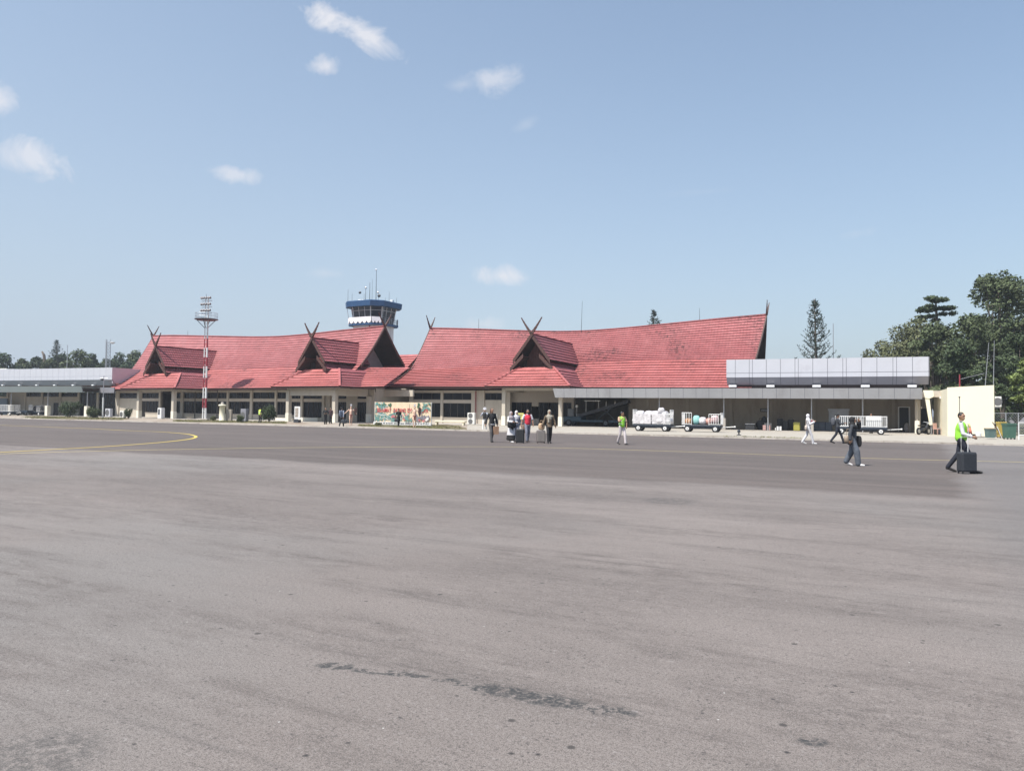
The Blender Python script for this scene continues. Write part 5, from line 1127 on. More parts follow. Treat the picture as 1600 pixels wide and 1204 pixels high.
# ------------------------------------------------------------------ belt loader in the dark bay
p = b_(925, 660, 4.2); BL = thing('belt_loader', 'belt loader truck with a rising conveyor parked in the dark bay', 'belt loader', FB.w(p.x, 4.2, .14), -FB.a)
dkb = mat('dull blue vehicle paint', (.045, .085, .115), .5, .15, 2); dgp = mat('dusty grey vehicle paint', (.16, .17, .18), .6, .12, 2)
m = MB(); m.prism([(-3.0, -.85), (3.0, -.85), (3.0, .85), (-3.0, .85)], .42, .62); m.box(-3.1, -.9, -.9, .9, .45, .95, .08); m.build('chassis', dkb, BL)
MB().box(-2.4, -1.0, -.3, .85, .95, 1.25, .05).build('bonnet', dgp, BL)
m = MB(); m.box(-2.35, -1.7, -.85, -.35, .95, 1.75, .06); m.build('driver_box', dgp, BL); m = MB(); m.ball((-1.5, -.4, 2.0), .16); m.tube([(-1.5, -.4, .95), (-1.5, -.4, 2.0)], .03, 6); m.build('beacon', whitep, BL)
for x in (-2.2, 1.7):
    for y in (-.8, .8): wheel_part(BL, x, y, .34, dgp, .2)
m = MB(); m.bar((-1.3, -.2, .95), (3.9, -.2, 2.45), .95, .24); m.build('conveyor', rubber, BL); m = MB()
for y in (-.72, .32): m.bar((-1.3, y, 1.0), (3.9, y, 2.5), .07, .3)
m.build('conveyor_side', darksteel, BL); m = MB()
for x in (-.4, .9, 1.7, 2.6): m.tube([(x, -.76, 1.15+(x+1.3)*.288), (x, -.76, 2.55)], .028, 6)
m.tube([(-.6, -.76, 2.55), (1.1, -.76, 2.55)], .05, 6); m.build('hand_rail', whitep, BL)
m = MB(); m.bar((.6, -.6, .6), (2.4, -.6, 2.0), .09); m.bar((2.6, -.6, .6), (1.4, -.6, 1.7), .09); m.build('lift_arm', darksteel, BL)
MB().box(-3.16, -3.1, -.8, .8, .5, .62).build('bumper', whitep, BL)

# ------------------------------------------------------------------ luggage and boxes waiting under the canopy
def wbox(name, label, cat, px, ybase, wpx, hpx, v, m, grp=None, dep=.45, bev=.02, extra=None, rz=0):
    p = b_(px, ybase, v); s = atY(px, ybase, 62).y; Yv = FB.w(p.x, v).y; w_ = wpx*Yv/F_PX; h = hpx*Yv/F_PX
    t = thing(name, label, cat, FB.w(p.x, v, .14), -FB.a+rz, grp); MB().box(-w_/2, w_/2, -dep/2, dep/2, .02, h, bev).build('body', m, t)
    if extra == 'case':
        mm = MB(); mm.tube([(-w_*.25, 0, h), (-w_*.25, 0, h+.12), (w_*.25, 0, h+.12), (w_*.25, 0, h)], .015, 6); mm.build('handle', darksteel, t)
        mm = MB(); 
        for i in range(5): x = -w_*.38+i*w_*.19; mm.box(x-.012, x+.012, -dep/2-.012, -dep/2, .08, h-.06)
        mm.build('ribs', m, t)
        for x in (-w_*.4, w_*.4): MB().wheel((x, 0, .03), .03, .03).build('wheel', rubber, t)
    elif extra == 'lid': MB().box(-w_/2-.02, w_/2+.02, -dep/2-.02, dep/2+.02, h*.86, h*.93).build('lid', whitep, t)
    elif extra == 'strap':
        MB().box(-w_*.08, w_*.08, -dep/2-.006, dep/2+.006, .015, h+.006).build('strap', darksteel, t)
    return t
pinkm = mat('faded pink carton', (.42, .26, .24), .8, .2, 4); yelm = mat('yellow shell', (.36, .33, .07), .4, .05, 3); lugd = mat('charcoal luggage', (.022, .023, .026), .6, .2, 6)
wbox('storage_box', 'dark storage box with white edges and lid, leftmost under the canopy', 'box', 1172.5, 672, 14, 10.5, .6, lugd, None, .6, .03, 'lid')
wbox('suitcase', 'dark suitcase behind the pink carton', 'suitcase', 1188, 671, 9, 15, 1.4, lugd, 'dark luggage under the canopy', .3, .05, 'case')
wbox('suitcase', 'second dark suitcase, close left of the pink carton', 'suitcase', 1195, 668, 8, 17, 2.0, lugd, 'dark luggage under the canopy', .3, .06, 'case')
wbox('pink_carton', 'faded pink carton standing on the edge of the paving', 'box', 1198, 674, 11, 8, .3, pinkm, None, .5, .01, 'strap'); wbox('grey_tray', 'flat grey tray on the pink carton', 'tray', 1200, 673, 11, 11, .9, concrete, None, .4)
wbox('small_white_carton', 'small white carton on the edge of the paving', 'box', 1217.5, 675, 7, 6.5, .25, whitep, None, .35, .01, 'strap'); wbox('white_bottle', 'small white bottle beside the small white carton', 'bottle', 1211.8, 671.8, 1.6, 4, .4, whitep, None, .09, .02)
for px, w_, h, v, lb in ((1219, 9, 18, 1.6, 'dark suitcase behind the small white carton'), (1227.5, 8, 15, 1.1, 'dark suitcase right of the small white carton'), (1236, 9, 17, 1.5, 'dark suitcase close left of the yellow suitcase')): wbox('suitcase', lb, 'suitcase', px, 673, w_, h, v, lugd, 'dark luggage under the canopy', .3, .05, 'case')
wbox('yellow_suitcase', 'bright yellow upright suitcase under the canopy', 'suitcase', 1245, 675.6, 9.6, 13.5, .4, yelm, None, .3, .05, 'case')
for i, (px, lb) in enumerate(((1274, 'dark bin right of the woman in white'), (1284, 'dark bin, middle one of the three right of the woman in white'), (1295, 'dark bin nearest the man with backpack'))): wbox('dark_bin', lb, 'bin', px, 675, 10.5, 14.5, .9, navy, 'dark bins under the canopy', .6, .05)
t = thing('black_duffel', 'black duffel bag slumped on top behind the luggage row', 'bag', FB.w(b_(1190, 660, 1.7).x, 1.9, .14), -FB.a); q = MB(); q.ball((0, 0, .45), (.55, .3, .45), 12, 8); q.ball((.2, 0, .85), (.25, .22, .4), 10, 7); q.build('body', lugd, t, True); m = MB(); m.tube([(-.3, 0, .7), (-.2, 0, 1.05), (.1, 0, 1.05), (.2, 0, .8)], .025, 6); m.build('strap', lugd, t)
t = thing('broom', 'long broom leaning on the wall under the canopy', 'broom', FB.w(b_(1147, 670, .5).x, .7, .14), -FB.a); MB().tube([(0, 0, .05), (-.12, .1, 1.6)], .018, 6).build('stick', bark, t); MB().box(-.2, .2, -.05, .05, 0, .12).build('brush', darksteel, t)
t = thing('kerb_lamp', 'small dark apron light standing on the grass strip', 'ground lamp', tuple(G(1154.5, 680, .09)), 0); MB().lathe((0, 0, 0), [(.16, 0), (.16, .05), (.05, .07), (.05, .2), (.11, .22), (.11, .34), (.04, .4)], 10).build('lamp_body', darksteel, t)

# ------------------------------------------------------------------ things by the annex
def at_g(px, py, z=.095): return tuple(G(px, py, z))
t = thing('traffic_cone', 'orange and yellow traffic cone on a dark base behind the man with the wheeled bag', 'traffic cone', at_g(1514, 683.5)); MB().box(-.30, .30, -.30, .30, 0, .26, .03).build('base', rubber, t); MB().lathe((0, 0, .26), [(.21, 0), (.13, .42)], 18).build('cone_body', mat('faded red orange plastic', (.72, .20, .14), .5, .08, 4), t, True); MB().lathe((0, 0, .68), [(.13, 0), (.055, .30), (.03, .31)], 18).build('cone_tip', mat('pale yellow plastic', (.75, .60, .25), .5), t, True)
t = thing('apron_marker', 'small pale marker block on a rusty plate beside the traffic cone', 'marker', at_g(1528.5, 683.5)); MB().box(-.32, .32, -.25, .25, 0, .12, .02).build('plate', concrete, t); MB().lathe((0, 0, .12), [(.2, 0), (.2, .18), (.1, .26)], 12).build('block', whitep, t)
def bin_(label, px, py, w_, d, h, m, lidm, wheels=True, name='wheelie_bin'):
    t = thing(name, label, 'bin', at_g(px, py), -.05); n = .86
    q = MB().add([(-w_/2*n, -d/2*n, .08), (w_/2*n, -d/2*n, .08), (w_/2*n, d/2*n, .08), (-w_/2*n, d/2*n, .08), (-w_/2, -d/2, h), (w_/2, -d/2, h), (w_/2, d/2, h), (-w_/2, d/2, h)], [(3, 2, 1, 0), (4, 5, 6, 7), (0, 1, 5, 4), (1, 2, 6, 5), (2, 3, 7, 6), (3, 0, 4, 7)]); q.box(-w_/2-.02, w_/2+.02, -d/2-.02, d/2+.02, h-.06, h); q.build('body', m, t)
    MB().box(-w_/2-.03, w_/2+.03, -d/2-.04, d/2+.03, h+.004, h+.07, .02).build('lid', lidm, t)
    if wheels:
        for x in (-w_*.36, w_*.36):
            for y in (-d*.33, d*.33): MB().wheel((x, y, .07), .07, .05, (1, 0, 0)).build('wheel', rubber, t)
    return t
grn = mat('faded green plastic', (.055, .13, .095), .5, .1, 3); gg = mat('grey green plastic', (.10, .16, .15), .5, .1, 3); yl = mat('worn yellow plastic', (.44, .33, .07), .5, .25, 6)
bin_('grey green bin heaped with tan rubbish against the bright annex wall', 1547, 685.5, .50, .45, .66, gg, mat('tan rubbish', (.36, .29, .21), .9, .3, 8), False, 'open_bin'); bin_('large green wheeled bin, rightmost of the bins', 1577, 686, .62, .6, .98, grn, grn)
bin_('yellow bin on a dark base between the two green bins', 1564.5, 684, .44, .45, 1.05, yl, yl)
t = thing('leaning_planks', 'dark and pale planks leaning on the annex corner', 'planks', at_g(1558, 684), -.2); m = MB(); m.bar((.35, 0, .02), (-.25, .1, 1.1), .14, .04); m.build('plank', wood, t); MB().bar((.25, -.1, .02), (-.02, -.05, .8), .12, .03).build('plank', whitep, t)
t = thing('barrier_post', 'thin dark post with a ball head behind the man with the wheeled bag', 'post', at_g(1499.6, 684), 0); hh_ = atY(1499, 622, G(1499.6, 684).y).z-.1; MB().tube([(0, 0, 0), (0, 0, hh_)], .022, 6).build('rod', darksteel, t); MB().ball((0, 0, hh_), .06).build('ball_head', darksteel, t); MB().lathe((0, 0, 0), [(.2, 0), (.16, .06), (.03, .08)], 12).build('foot', darksteel, t)
def chair(label, px, py, Y):
    p = atY(px, py, Y); t = thing('garden_chair', label, 'chair', (p.x, Y, .12), .4, 'chairs in the open shelter'); m_ = mat('faded pink plastic', (.55, .36, .31), .6)
    MB().box(-.22, .22, -.22, .22, .40, .44, .02).build('seat', m_, t); MB().box(-.22, .22, .19, .23, .44, .88, .02).build('backrest', m_, t)
    for x in (-.19, .19):
        for y in (-.19, .19): MB().tube([(x, y, 0), (x, y, .40)], .02, 6).build('leg', m_, t)
chair('pale pink chair at the left of the open shelter', 1464.5, 678, 61); chair('pale pink chair close to the annex wall', 1477, 672, 62.5)
t = thing('shelter_table', 'low dark table between the two pink chairs', 'table', (atY(1471, 676, 61.5).x, 61.6, .12), -FB.a); MB().box(-.35, .35, -.3, .3, .48, .52).build('table_top', steel, t); MB().box(-.3, .3, -.25, .25, 0, .48, .02).build('cabinet', darksteel, t)
t = thing('parked_motorbike', 'dark parked motorbike in the shade of the open shelter', 'motorbike', (atY(1443, 678, 60.5).x, 60.5, .10), .5)
for x in (-.6, .62): w_ = MB().wheel((x, 0, .28), .28, .10).build('wheel', rubber, t); MB().wheel((x, 0, .28), .17, .11).build('rim', steel, w_)
m = MB(); m.tube([(-.6, 0, .28), (-.15, 0, .45), (.3, 0, .5), (.55, 0, .85)], [.05, .12, .10, .04], 8); m.ball((-.1, 0, .42), (.32, .13, .18)); m.tube([(.62, 0, .28), (.5, 0, .95)], .03, 6); m.build('body', darksteel, t, True); MB().box(-.6, .15, -.12, .12, .66, .76, .04).build('seat', rubber, t); m = MB(); m.tube([(.48, -.3, 1.0), (.5, 0, .96), (.48, .3, 1.0)], .02, 6); m.build('handlebar', steel, t); MB().ball((.58, 0, .88), .09).build('headlight', whitep, t)
t = thing('rubbish_sack', 'grey sack standing by the dark door', 'sack', tuple(FB.w(b_(1419, 670, 1.5).x, 3.0, .14)), 0); MB().ball((0, 0, .4), (.24, .22, .42)).build('sack_body', mat('grey sack', (.30, .28, .28), .8, .3, 6), t, True)

# ------------------------------------------------------------------ people
def V3(*a): return Vector(a)
class Body:
    """limbs laid out as tapered capsules that are fused into one surface"""
    def __init__(s): s.mb = MB()
    def cap(s, a, b, r0, r1, n=12, flat=None):
        a = Vector(a); b = Vector(b); d = b-a; L_ = d.length
        if L_ < 1e-5: s.mb.ball(a, r0, n, 8); return
        d.normalize(); k = max(2, int(L_/.05)); pts = [a+d*(L_*i/k) for i in range(k+1)]
        s.mb.tube(pts, [lerp(r0, r1, i/k) for i in range(k+1)], n); s.mb.ball(a, r0, n, 8); s.mb.ball(b, r1, n, 8)
    def ell(s, c, r, R3=None): s.mb.ball(c, r, 16, 11, R3)
    def build(s, name, m, parent, vox):
        o = s.mb.build(name, m, parent, True); md = o.modifiers.new('fuse', 'REMESH'); md.mode = 'VOXEL'; md.voxel_size = vox; md.use_smooth_shade = True
        sm = o.modifiers.new('soften', 'SMOOTH'); sm.factor = .5; sm.iterations = 3; return o
skin = mat('brown skin', (.30, .165, .105), .55, .06, 9); hairm = mat('black hair', (.012, .010, .010), .5, .2, 20); shoe_b = mat('black shoes', (.02, .018, .018), .5); shoe_w = mat('white shoes', (.66, .65, .65), .6); eyem = mat('dark eyes', (.015, .01, .01), .3)
def cloth(name, rgb, var=.12, sc_=7): return mat(name, rgb, .85, var, sc_, bump=.3, bscale=14)
def person(label, px, py, h, face, stride=.35, lead=1, arms=None, top=None, bot=None, shoes=None, hair='short', hairc=None, sleeve='long', skirt=None, long_top=0, lean=0, head=0, z=0.0, Y=None, group=None, extra=None, name='person', vest=None, cat='person', skinm=None, scarf=None):
    g = G(px, py, z) if Y is None else Vector((gx(px, Y), Y, z)); k = h/1.72; vox = .011 if g.y < 40 else .015
    t = thing(name, label, cat, (g.x, g.y, z), math.pi+R(face), group); t.scale = (k, k, k); sk_ = skinm or skin
    wide = 1.0; ln = Vector((0, lean, 0)); pel = V3(0, 0, .95); ch = V3(0, .01, 1.26)+ln*.6; nk = V3(0, 0, 1.44)+ln; hd = V3(0, .02, 1.60)+ln*1.1
    sh = {1: V3(.178, 0, 1.395)+ln, -1: V3(-.178, 0, 1.395)+ln}; hip = {1: V3(.085, 0, .93), -1: V3(-.085, 0, .93)}; J = {}
    for sd in (1, -1):
        f = 1 if sd == lead else -1; back = f < 0 and stride > .28
        ank = V3(sd*.075, f*stride/2, .085+(.07 if back else 0)); mid = hip[sd].lerp(ank, .5)+V3(0, .045+(.05 if back else 0)*min(1, stride*2), 0); J[sd] = (hip[sd], mid, ank, back)
    AR = {}
    for sd in (1, -1):
        spec = (arms or {}).get(sd, 'swing')
        if spec == 'swing': f = -1 if sd == lead else 1; el = sh[sd]+V3(sd*.05, f*.06-.03, -.28); hn = el+V3(sd*.0, f*.10+.05, -.235)
        else: el = sh[sd]+V3(*spec[0]); hn = sh[sd]+V3(*spec[1])
        AR[sd] = (sh[sd], el, hn)
    b = Body()
    b.ell(ch, (.145, .095, .20)); b.ell(pel, (.14, .10, .12)); b.cap(pel, ch, .115, .12); b.cap(nk-V3(0, 0, .06), nk+V3(0, .01, .07), .055, .05)
    Hz = Matrix.Rotation(R(head), 3, 'Z'); Hp = lambda v: hd+Hz @ Vector(v)
    b.ell(hd, (.073, .092, .112), Hz); b.ell(Hp((0, .03, -.06)), (.052, .062, .055), Hz); b.ell(Hp((0, .096, -.018)), (.013, .020, .022), Hz); b.ell(Hp((0, .082, .035)), (.05, .014, .012), Hz); b.ell(Hp((0, .088, -.062)), (.026, .012, .010), Hz)
    for sx in (1, -1): b.ell(Hp((sx*.076, -.005, 0)), (.012, .022, .033), Hz)
    for sd in (1, -1):
        hp_, kn, an, back = J[sd]; b.cap(hp_, kn, .078, .055); b.cap(kn, an, .054, .036); toe = an+V3(sd*.015, .17, -.055 if not back else -.115); b.cap(an+V3(0, -.03, -.04), toe, .038, .03); s0, el, hn = AR[sd]; b.cap(s0, el, .047, .038); b.cap(el, hn, .038, .026)
        d = (hn-el).normalized(); side = d.cross(V3(0, 1, 0) if abs(d.y) < .8 else V3(0, 0, 1)).normalized(); nn = side.cross(d).normalized(); fw = side if abs(side.y) > abs(nn.y) else nn; ot = nn if fw is side else side
        pc = hn+d*.05; b.cap(hn, hn+d*.075, .026, .030); b.cap(hn+d*.075+fw*.022, hn+d*.03-fw*.018, .020, .020)
        for i, (o_, l1) in enumerate(((-.030, .055), (-.010, .072), (.011, .068), (.031, .05))):
            a0 = hn+d*.085+fw*o_; a1 = a0+d*l1*.55+ot*-sd*.006; a2 = a1+d*l1*.38-ot*sd*.02; b.cap(a0, a1, .0105, .0098, 7); b.cap(a1, a2, .0098, .0085, 7)
        tb = hn+d*.03+fw*.028; b.cap(tb, tb+fw*.03+d*.03, .012, .011, 7); b.cap(tb+fw*.03+d*.03, tb+fw*.036+d*.062, .011, .009, 7)
    b.build('body', sk_, t, vox if vox > .012 else .009)
    ey = MB()
    for sx in (1, -1): ey.ball(Hp((sx*.031, .089, .016)), (.0125, .006, .0075), 8, 6)
    ey.build('eyes', eyem, t)
    if top:
        c = Body(); c.ell(ch+V3(0, 0, .02), (.168, .118, .205)); c.cap(pel+V3(0, 0, .0), ch, .135, .135); c.ell(pel+V3(0, 0, .02), (.158, .118, .12)); c.cap(sh[1]+V3(-.02, 0, .0), sh[-1]+V3(.02, 0, 0), .062, .062); c.cap(nk-V3(0, 0, .05), nk-V3(0, 0, .005), .075, .062)
        if long_top:
            for i in range(int(long_top/.035)+2): q = i/(int(long_top/.035)+1); zz = lerp(.94, .94-long_top, q); c.ell(V3(0, .0, zz), (.160+.06*q*long_top/.5, .125+(.05+stride*.22)*q*long_top/.5, .06))
        for sd in (1, -1):
            s0, el, hn = AR[sd]; c.cap(s0, el, .062, .052) if sleeve == 'long' or sleeve == 'loose' else c.cap(s0, s0.lerp(el, .72), .064, .062)
            if sleeve == 'long': c.cap(el, el.lerp(hn, .93), .052, .040)
            if sleeve == 'loose': c.cap(el, el.lerp(hn, .93), .062, .066)
        c.build('shirt', top, t, vox)
    if vest:
        c = Body(); c.ell(ch+V3(0, 0, .01), (.186, .136, .205)); c.cap(pel+V3(0, 0, .05), ch, .158, .152); c.cap(sh[1]+V3(-.05, 0, .01), sh[-1]+V3(.05, 0, .01), .062, .062); c.build('vest', vest[0], t, vox)
        if vest[1]:
            mm = MB()
            for zz in (1.08, 1.22): mm.lathe((0, 0, zz), [(.001, 0)]*0+[(.188, -.02), (.190, .02)], 20)
            mm.v = [(x*1.0, y*.80+.0, z_) for x, y, z_ in mm.v]; mm.build('reflective_band', vest[1], t)
    if bot:
        c = Body(); wd = 1.5 if skirt == 'wide' else 1.0
        if skirt in (None, 'wide'):
            c.ell(pel+V3(0, 0, -.02), (.155, .12, .115))
            for sd in (1, -1): hp_, kn, an, back = J[sd]; c.cap(hp_, kn, .094, .073*wd); c.cap(kn, an+V3(0, -.01, .0), .073*wd, .058*wd*1.05)
        else:
            for i in range(20): q = i/19; zz = lerp(.95, .18, q); c.ell(V3(0, 0, zz), (.155+.075*q, .13+.05*q+stride*.36*q, .075))
        c.build('skirt' if skirt == 'skirt' else 'trousers', bot, t, vox)
    if shoes:
        for sd in (1, -1):
            c = Body(); hp_, kn, an, back = J[sd]; toe = an+V3(sd*.015, .175, -.05 if not back else -.125); c.cap(an+V3(0, -.035, -.035), toe, .047, .036); c.cap(an+V3(0, -.035, -.045), an+V3(0, -.02, .02), .046, .042); c.build('shoe', shoes, t, .011)
    hc = hairc or hairm
    if hair == 'short': c = Body(); c.ell(Hp((0, -.022, .030)), (.083, .096, .103), Hz); c.build('hair', hc, t, .009)
    elif hair == 'long': c = Body(); c.ell(Hp((0, -.026, .024)), (.088, .095, .108), Hz); c.cap(Hp((0, -.07, 0)), Hp((0, -.085, -.20)), .075, .055); c.build('hair', hc, t, .010)
    elif hair == 'hijab':
        c = Body(); c.ell(Hp((0, -.024, .016)), (.096, .106, .125), Hz); c.cap(Hp((0, -.02, -.07)), nk+V3(0, .0, -.03), .088, .115); c.ell(nk+V3(0, .01, -.075), (.19, .135, .12)); c.ell(nk+V3(0, .075, -.15), (.12, .07, .14)); c.build('headscarf', hc, t, .011)
    elif hair == 'cap': c = Body(); c.ell(Hp((0, -.02, .035)), (.086, .098, .10), Hz); c.ell(Hp((0, .10, .055)), (.06, .06, .012), Hz); c.build('cap', hc, t, .009)
    if scarf: c = Body(); c.ell(nk+V3(0, .02, -.02), (.12, .10, .06)); c.cap(nk+V3(.05, .10, -.04), nk+V3(.05, .13, -.34), .045, .04); c.build('scarf', scarf, t, .011)
    bpy.context.view_layer.update()
    return t, AR, k
def hold(pt, off): t, AR, k = pt; return t.matrix_world @ (Vector(off))
def suitcase(label, loc, rz, w_, d, h, m, grip=None, wh=.05, tele=.35, tilt=0, name='wheeled_suitcase', ribs=5, frame=steel):
    t = thing(name, label, 'suitcase', loc, rz); MB().box(-w_/2, w_/2, -d/2, d/2, wh, wh+h, .045).build('shell', m, t); t.rotation_euler = (tilt, 0, rz)
    q = MB()
    for i in range(ribs): x = -w_*.38+i*w_*.76/max(1, ribs-1); q.box(x-.008, x+.008, -d/2-.008, -d/2, wh+.05, wh+h-.05); q.box(x-.008, x+.008, d/2, d/2+.008, wh+.05, wh+h-.05)
    if ribs: q.build('ribs', frame if ribs > 5 else m, t)
    if tele: q = MB(); q.tube([(-w_*.22, d*.3, wh+h-.02), (-w_*.22, d*.3, wh+h+tele), (w_*.22, d*.3, wh+h+tele), (w_*.22, d*.3, wh+h-.02)], .011, 7); q.build('telescopic_handle', frame, t)
    for x in (-w_*.4, w_*.4):
        for y in (-d*.32, d*.32): MB().wheel((x, y, .028), .028, .022, (1, 0, 0), 12).build('wheel', rubber, t)
    return t
def soft_bag(name, label, loc, rz, dims, m, strap=.25, cat='bag'):
    t = thing(name, label, cat, loc, rz); q = MB(); q.ball((0, 0, dims[2]/2), (dims[0]/2, dims[1]/2, dims[2]/2), 14, 10); q.v = [(math.copysign(abs(a/dims[0]*2)**.55, a)*dims[0]/2 if a else 0, math.copysign(abs(b/dims[1]*2)**.7, b)*dims[1]/2 if b else 0, dims[2]/2+math.copysign(abs((c-dims[2]/2)/dims[2]*2)**.6, c-dims[2]/2)*dims[2]/2) for a, b, c in q.v]; q.build('body', m, t, True)
    if strap: q = MB(); q.tube([(-dims[0]*.32, 0, dims[2]*.85), (-dims[0]*.2, 0, dims[2]+strap), (dims[0]*.2, 0, dims[2]+strap), (dims[0]*.32, 0, dims[2]*.85)], .014, 6); q.build('strap', m, t)
    return t
white_c = cloth('white cotton', (.60, .59, .61), .12); black_c = cloth('black cotton', (.016, .016, .018), .3); char_c = cloth('charcoal cloth', (.05, .055, .065), .25); grey_c = cloth('dark grey trousers', (.075, .072, .072), .15); navy_c = cloth('dark navy trousers', (.014, .017, .028), .2)
lime_c = mat('lime safety cloth', (.28, .66, .05), .65, .12, 5); yell_c = mat('yellow safety cloth', (.62, .85, .08), .6, .08, 5); red_c = cloth('red vest cloth', (.62, .035, .065), .12); batik = mat('brown batik cloth', (.14, .10, .065), .8, .75, 16); olive_h = cloth('grey beige headscarf', (.34, .31, .25), .1); denim = cloth('blue grey denim', (.17, .18, .23), .3, 16); slate = cloth('washed dark grey denim', (.10, .115, .14), .25, 10)
band = mat('silver reflective band', (.62, .64, .60), .4)
# man with wheeled bag
P1 = person('smiling man in white shirt, lime vest and black trousers pushing a wheeled black bag', 1502, 738, 1.70, 58, .64, 1, {1: ((.05, .06, -.28), (.0, .27, -.36)), -1: ((.0, .12, -.26), (.22, .26, -.35))}, white_c, navy_c, shoe_b, 'short', None, 'long', head=-42, vest=(lime_c, None))
q = MB(); q.slab([(-.055, .158, 1.40), (.055, .158, 1.40), (.045, .182, 1.25), (.0, .182, 1.04), (-.045, .182, 1.25)], (0, .012, 0)); q.build('shirt_front', white_c, P1[0])
q = MB(); q.slab([(-.020, .176, 1.39), (.020, .176, 1.39), (.034, .200, 1.12), (0, .200, 1.04), (-.034, .200, 1.12)], (0, .010, 0)); q.build('tie', black_c, P1[0])
q = MB()
for sx in (1, -1): q.box(sx*.19-.045, sx*.19+.045, -.03, .03, 1.458, 1.470)
q.build('epaulettes', black_c, P1[0])
g = G(1509, 739.5); suitcase('black wheeled cabin bag with white telescopic handle pushed by the man in lime vest', (g.x, g.y-.05, 0), R(6), .46, .28, .55, cloth('black nylon', (.022, .026, .034), .15, 12), None, .05, .42, 0, 'cabin_bag', 0, whitep)
bpy.data.objects['cabin_bag'].children[0].name = 'shell'
# woman in wide trousers
P2 = person('woman in charcoal top and wide trousers shading her face, bag on her arm', 1332, 727.5, 1.53, 62, .40, 1, {-1: ((-.14, .20, -.06), (.06, .20, .14)), 1: ((.09, -.06, -.26), (.10, -.06, -.46))}, char_c, slate, shoe_w, 'hijab', black_c, 'loose', 'wide', .16)
w_ = hold(P2, (.20, -.10, .80)); soft_bag('brown_handbag', 'brown beige handbag with dark straps hanging from the woman in wide trousers', w_, R(20), (.34, .15, .24), mat('brown beige leather', (.27, .21, .155), .6, .25, 7), .20)
w_ = hold(P2, (-.14, .16, .66)); soft_bag('black_jacket', 'black jacket carried at the far side of the woman in wide trousers', w_, R(-20), (.24, .10, .36), black_c, 0, 'jacket')
P3 = person('man in dark clothes and dark cap striding right before the white barred cart', 1308.5, 692.5, 1.64, 80, .72, -1, {1: ((.06, .10, -.25), (.03, .32, -.22)), -1: ((-.06, .06, -.26), (-.03, .30, -.26))}, char_c, navy_c, shoe_b, 'cap', black_c)
w_ = hold(P3, (0, -.23, 1.02)); soft_bag('grey_backpack', 'dark grey backpack on the striding man in dark cap', w_, P3[0].rotation_euler.z, (.30, .20, .46), cloth('grey nylon', (.085, .09, .105), .25, 9), 0, 'backpack')
P4 = person('woman in white clothes and white headscarf walking right past the yellow suitcase', 1262.5, 693.5, 1.60, 78, .55, 1, {1: ((.07, .08, -.24), (.0, .30, -.12)), -1: ((-.07, -.03, -.26), (-.06, .1, -.42))}, white_c, white_c, shoe_w, 'hijab', white_c, 'loose', None, .10)
w_ = hold(P4, (.20, -.14, .78)); soft_bag('beige_shoulder_bag', 'beige shoulder bag hanging beside the woman in white', w_, R(70), (.34, .14, .28), mat('beige leather', (.50, .42, .36), .6, .15, 6), .3)
w_ = hold(P4, (.03, .22, 1.13)); soft_bag('maroon_pouch', 'maroon pouch held to the chest by the woman in white', w_, R(70), (.24, .14, .24), cloth('maroon cloth', (.16, .03, .045), .2), 0)
P5 = person('man in lime green vest and white trousers walking before the sack cart, arm to face', 971.5, 694.3, 1.62, 25, .50, -1, {1: ((.10, .16, -.20), (-.04, .26, -.04)), -1: ((-.08, .06, -.25), (-.02, .14, -.44))}, cloth('tan shirt', (.42, .30, .20), .1), cloth('pale rose trousers', (.52, .47, .47), .1), shoe_b, 'short', None, 'short', vest=(lime_c, band), head=35)
P6 = person('woman in brown batik tunic and grey headscarf pulling a ribbed suitcase', 858, 692.5, 1.66, 4, .42, 1, {1: ((.10, -.02, -.26), (.20, .02, -.47)), -1: ((-.10, -.02, -.26), (-.14, .0, -.48))}, batik, black_c, shoe_b, 'hijab', olive_h, 'loose', None, .08, scarf=olive_h)
g = G(845, 692.3); suitcase('ribbed grey brown suitcase pulled by the woman in batik', (g.x, g.y+.05, 0), R(3), .44, .28, .60, mat('grey brown shell', (.15, .13, .125), .4, .05), None, .05, .16, 0, 'ribbed_suitcase', 7, concrete)
soft_bag('tan_bag', 'tan bag lying on top of the ribbed suitcase', (g.x+.03, g.y+.05, .66), R(0), (.32, .16, .34), mat('tan canvas', (.52, .36, .22), .7, .2, 6), .12)
P7 = person('man in bright red vest and jeans walking towards the camera', 824, 690.3, 1.68, 12, .42, 1, {-1: ((-.10, .02, -.26), (-.10, .10, -.46)), 1: ((.11, -.02, -.26), (.17, .05, -.48))}, white_c, denim, shoe_b, 'short', None, 'short', vest=(red_c, None))
q = MB(); q.ball((0, .115, 1.535), (.055, .03, .045)); q.build('face_mask', black_c, P7[0], True)
P8 = person('woman in long white tunic, black skirt hem and mauve grey headscarf', 798, 691, 1.56, 40, .32, 1, {-1: ((-.09, .03, -.25), (-.02, .28, -.28)), 1: ((.10, .10, -.22), (.02, .36, -.24))}, white_c, black_c, shoe_w, 'hijab', cloth('mauve grey headscarf', (.36, .31, .33), .1), 'loose', 'skirt', .52)
w_ = hold(P8, (.12, .22, .80)); soft_bag('black_shoulder_bag', 'black shoulder bag across the front of the woman in long white tunic', w_, R(10), (.46, .16, .36), black_c, .3)
g = G(812.5, 692.2); suitcase('black upright suitcase beside the woman in long white tunic', (g.x, g.y, 0), R(-6), .42, .28, .66, lugd, None, .05, .30, 0, 'black_suitcase', 5)
P10 = person('person in white headscarf partly hidden behind the woman in long white tunic', 806.5, 689.5, 1.60, 20, .2, -1, None, cloth('blue grey shirt', (.20, .24, .32), .2), denim, shoe_b, 'hijab', white_c, 'long')
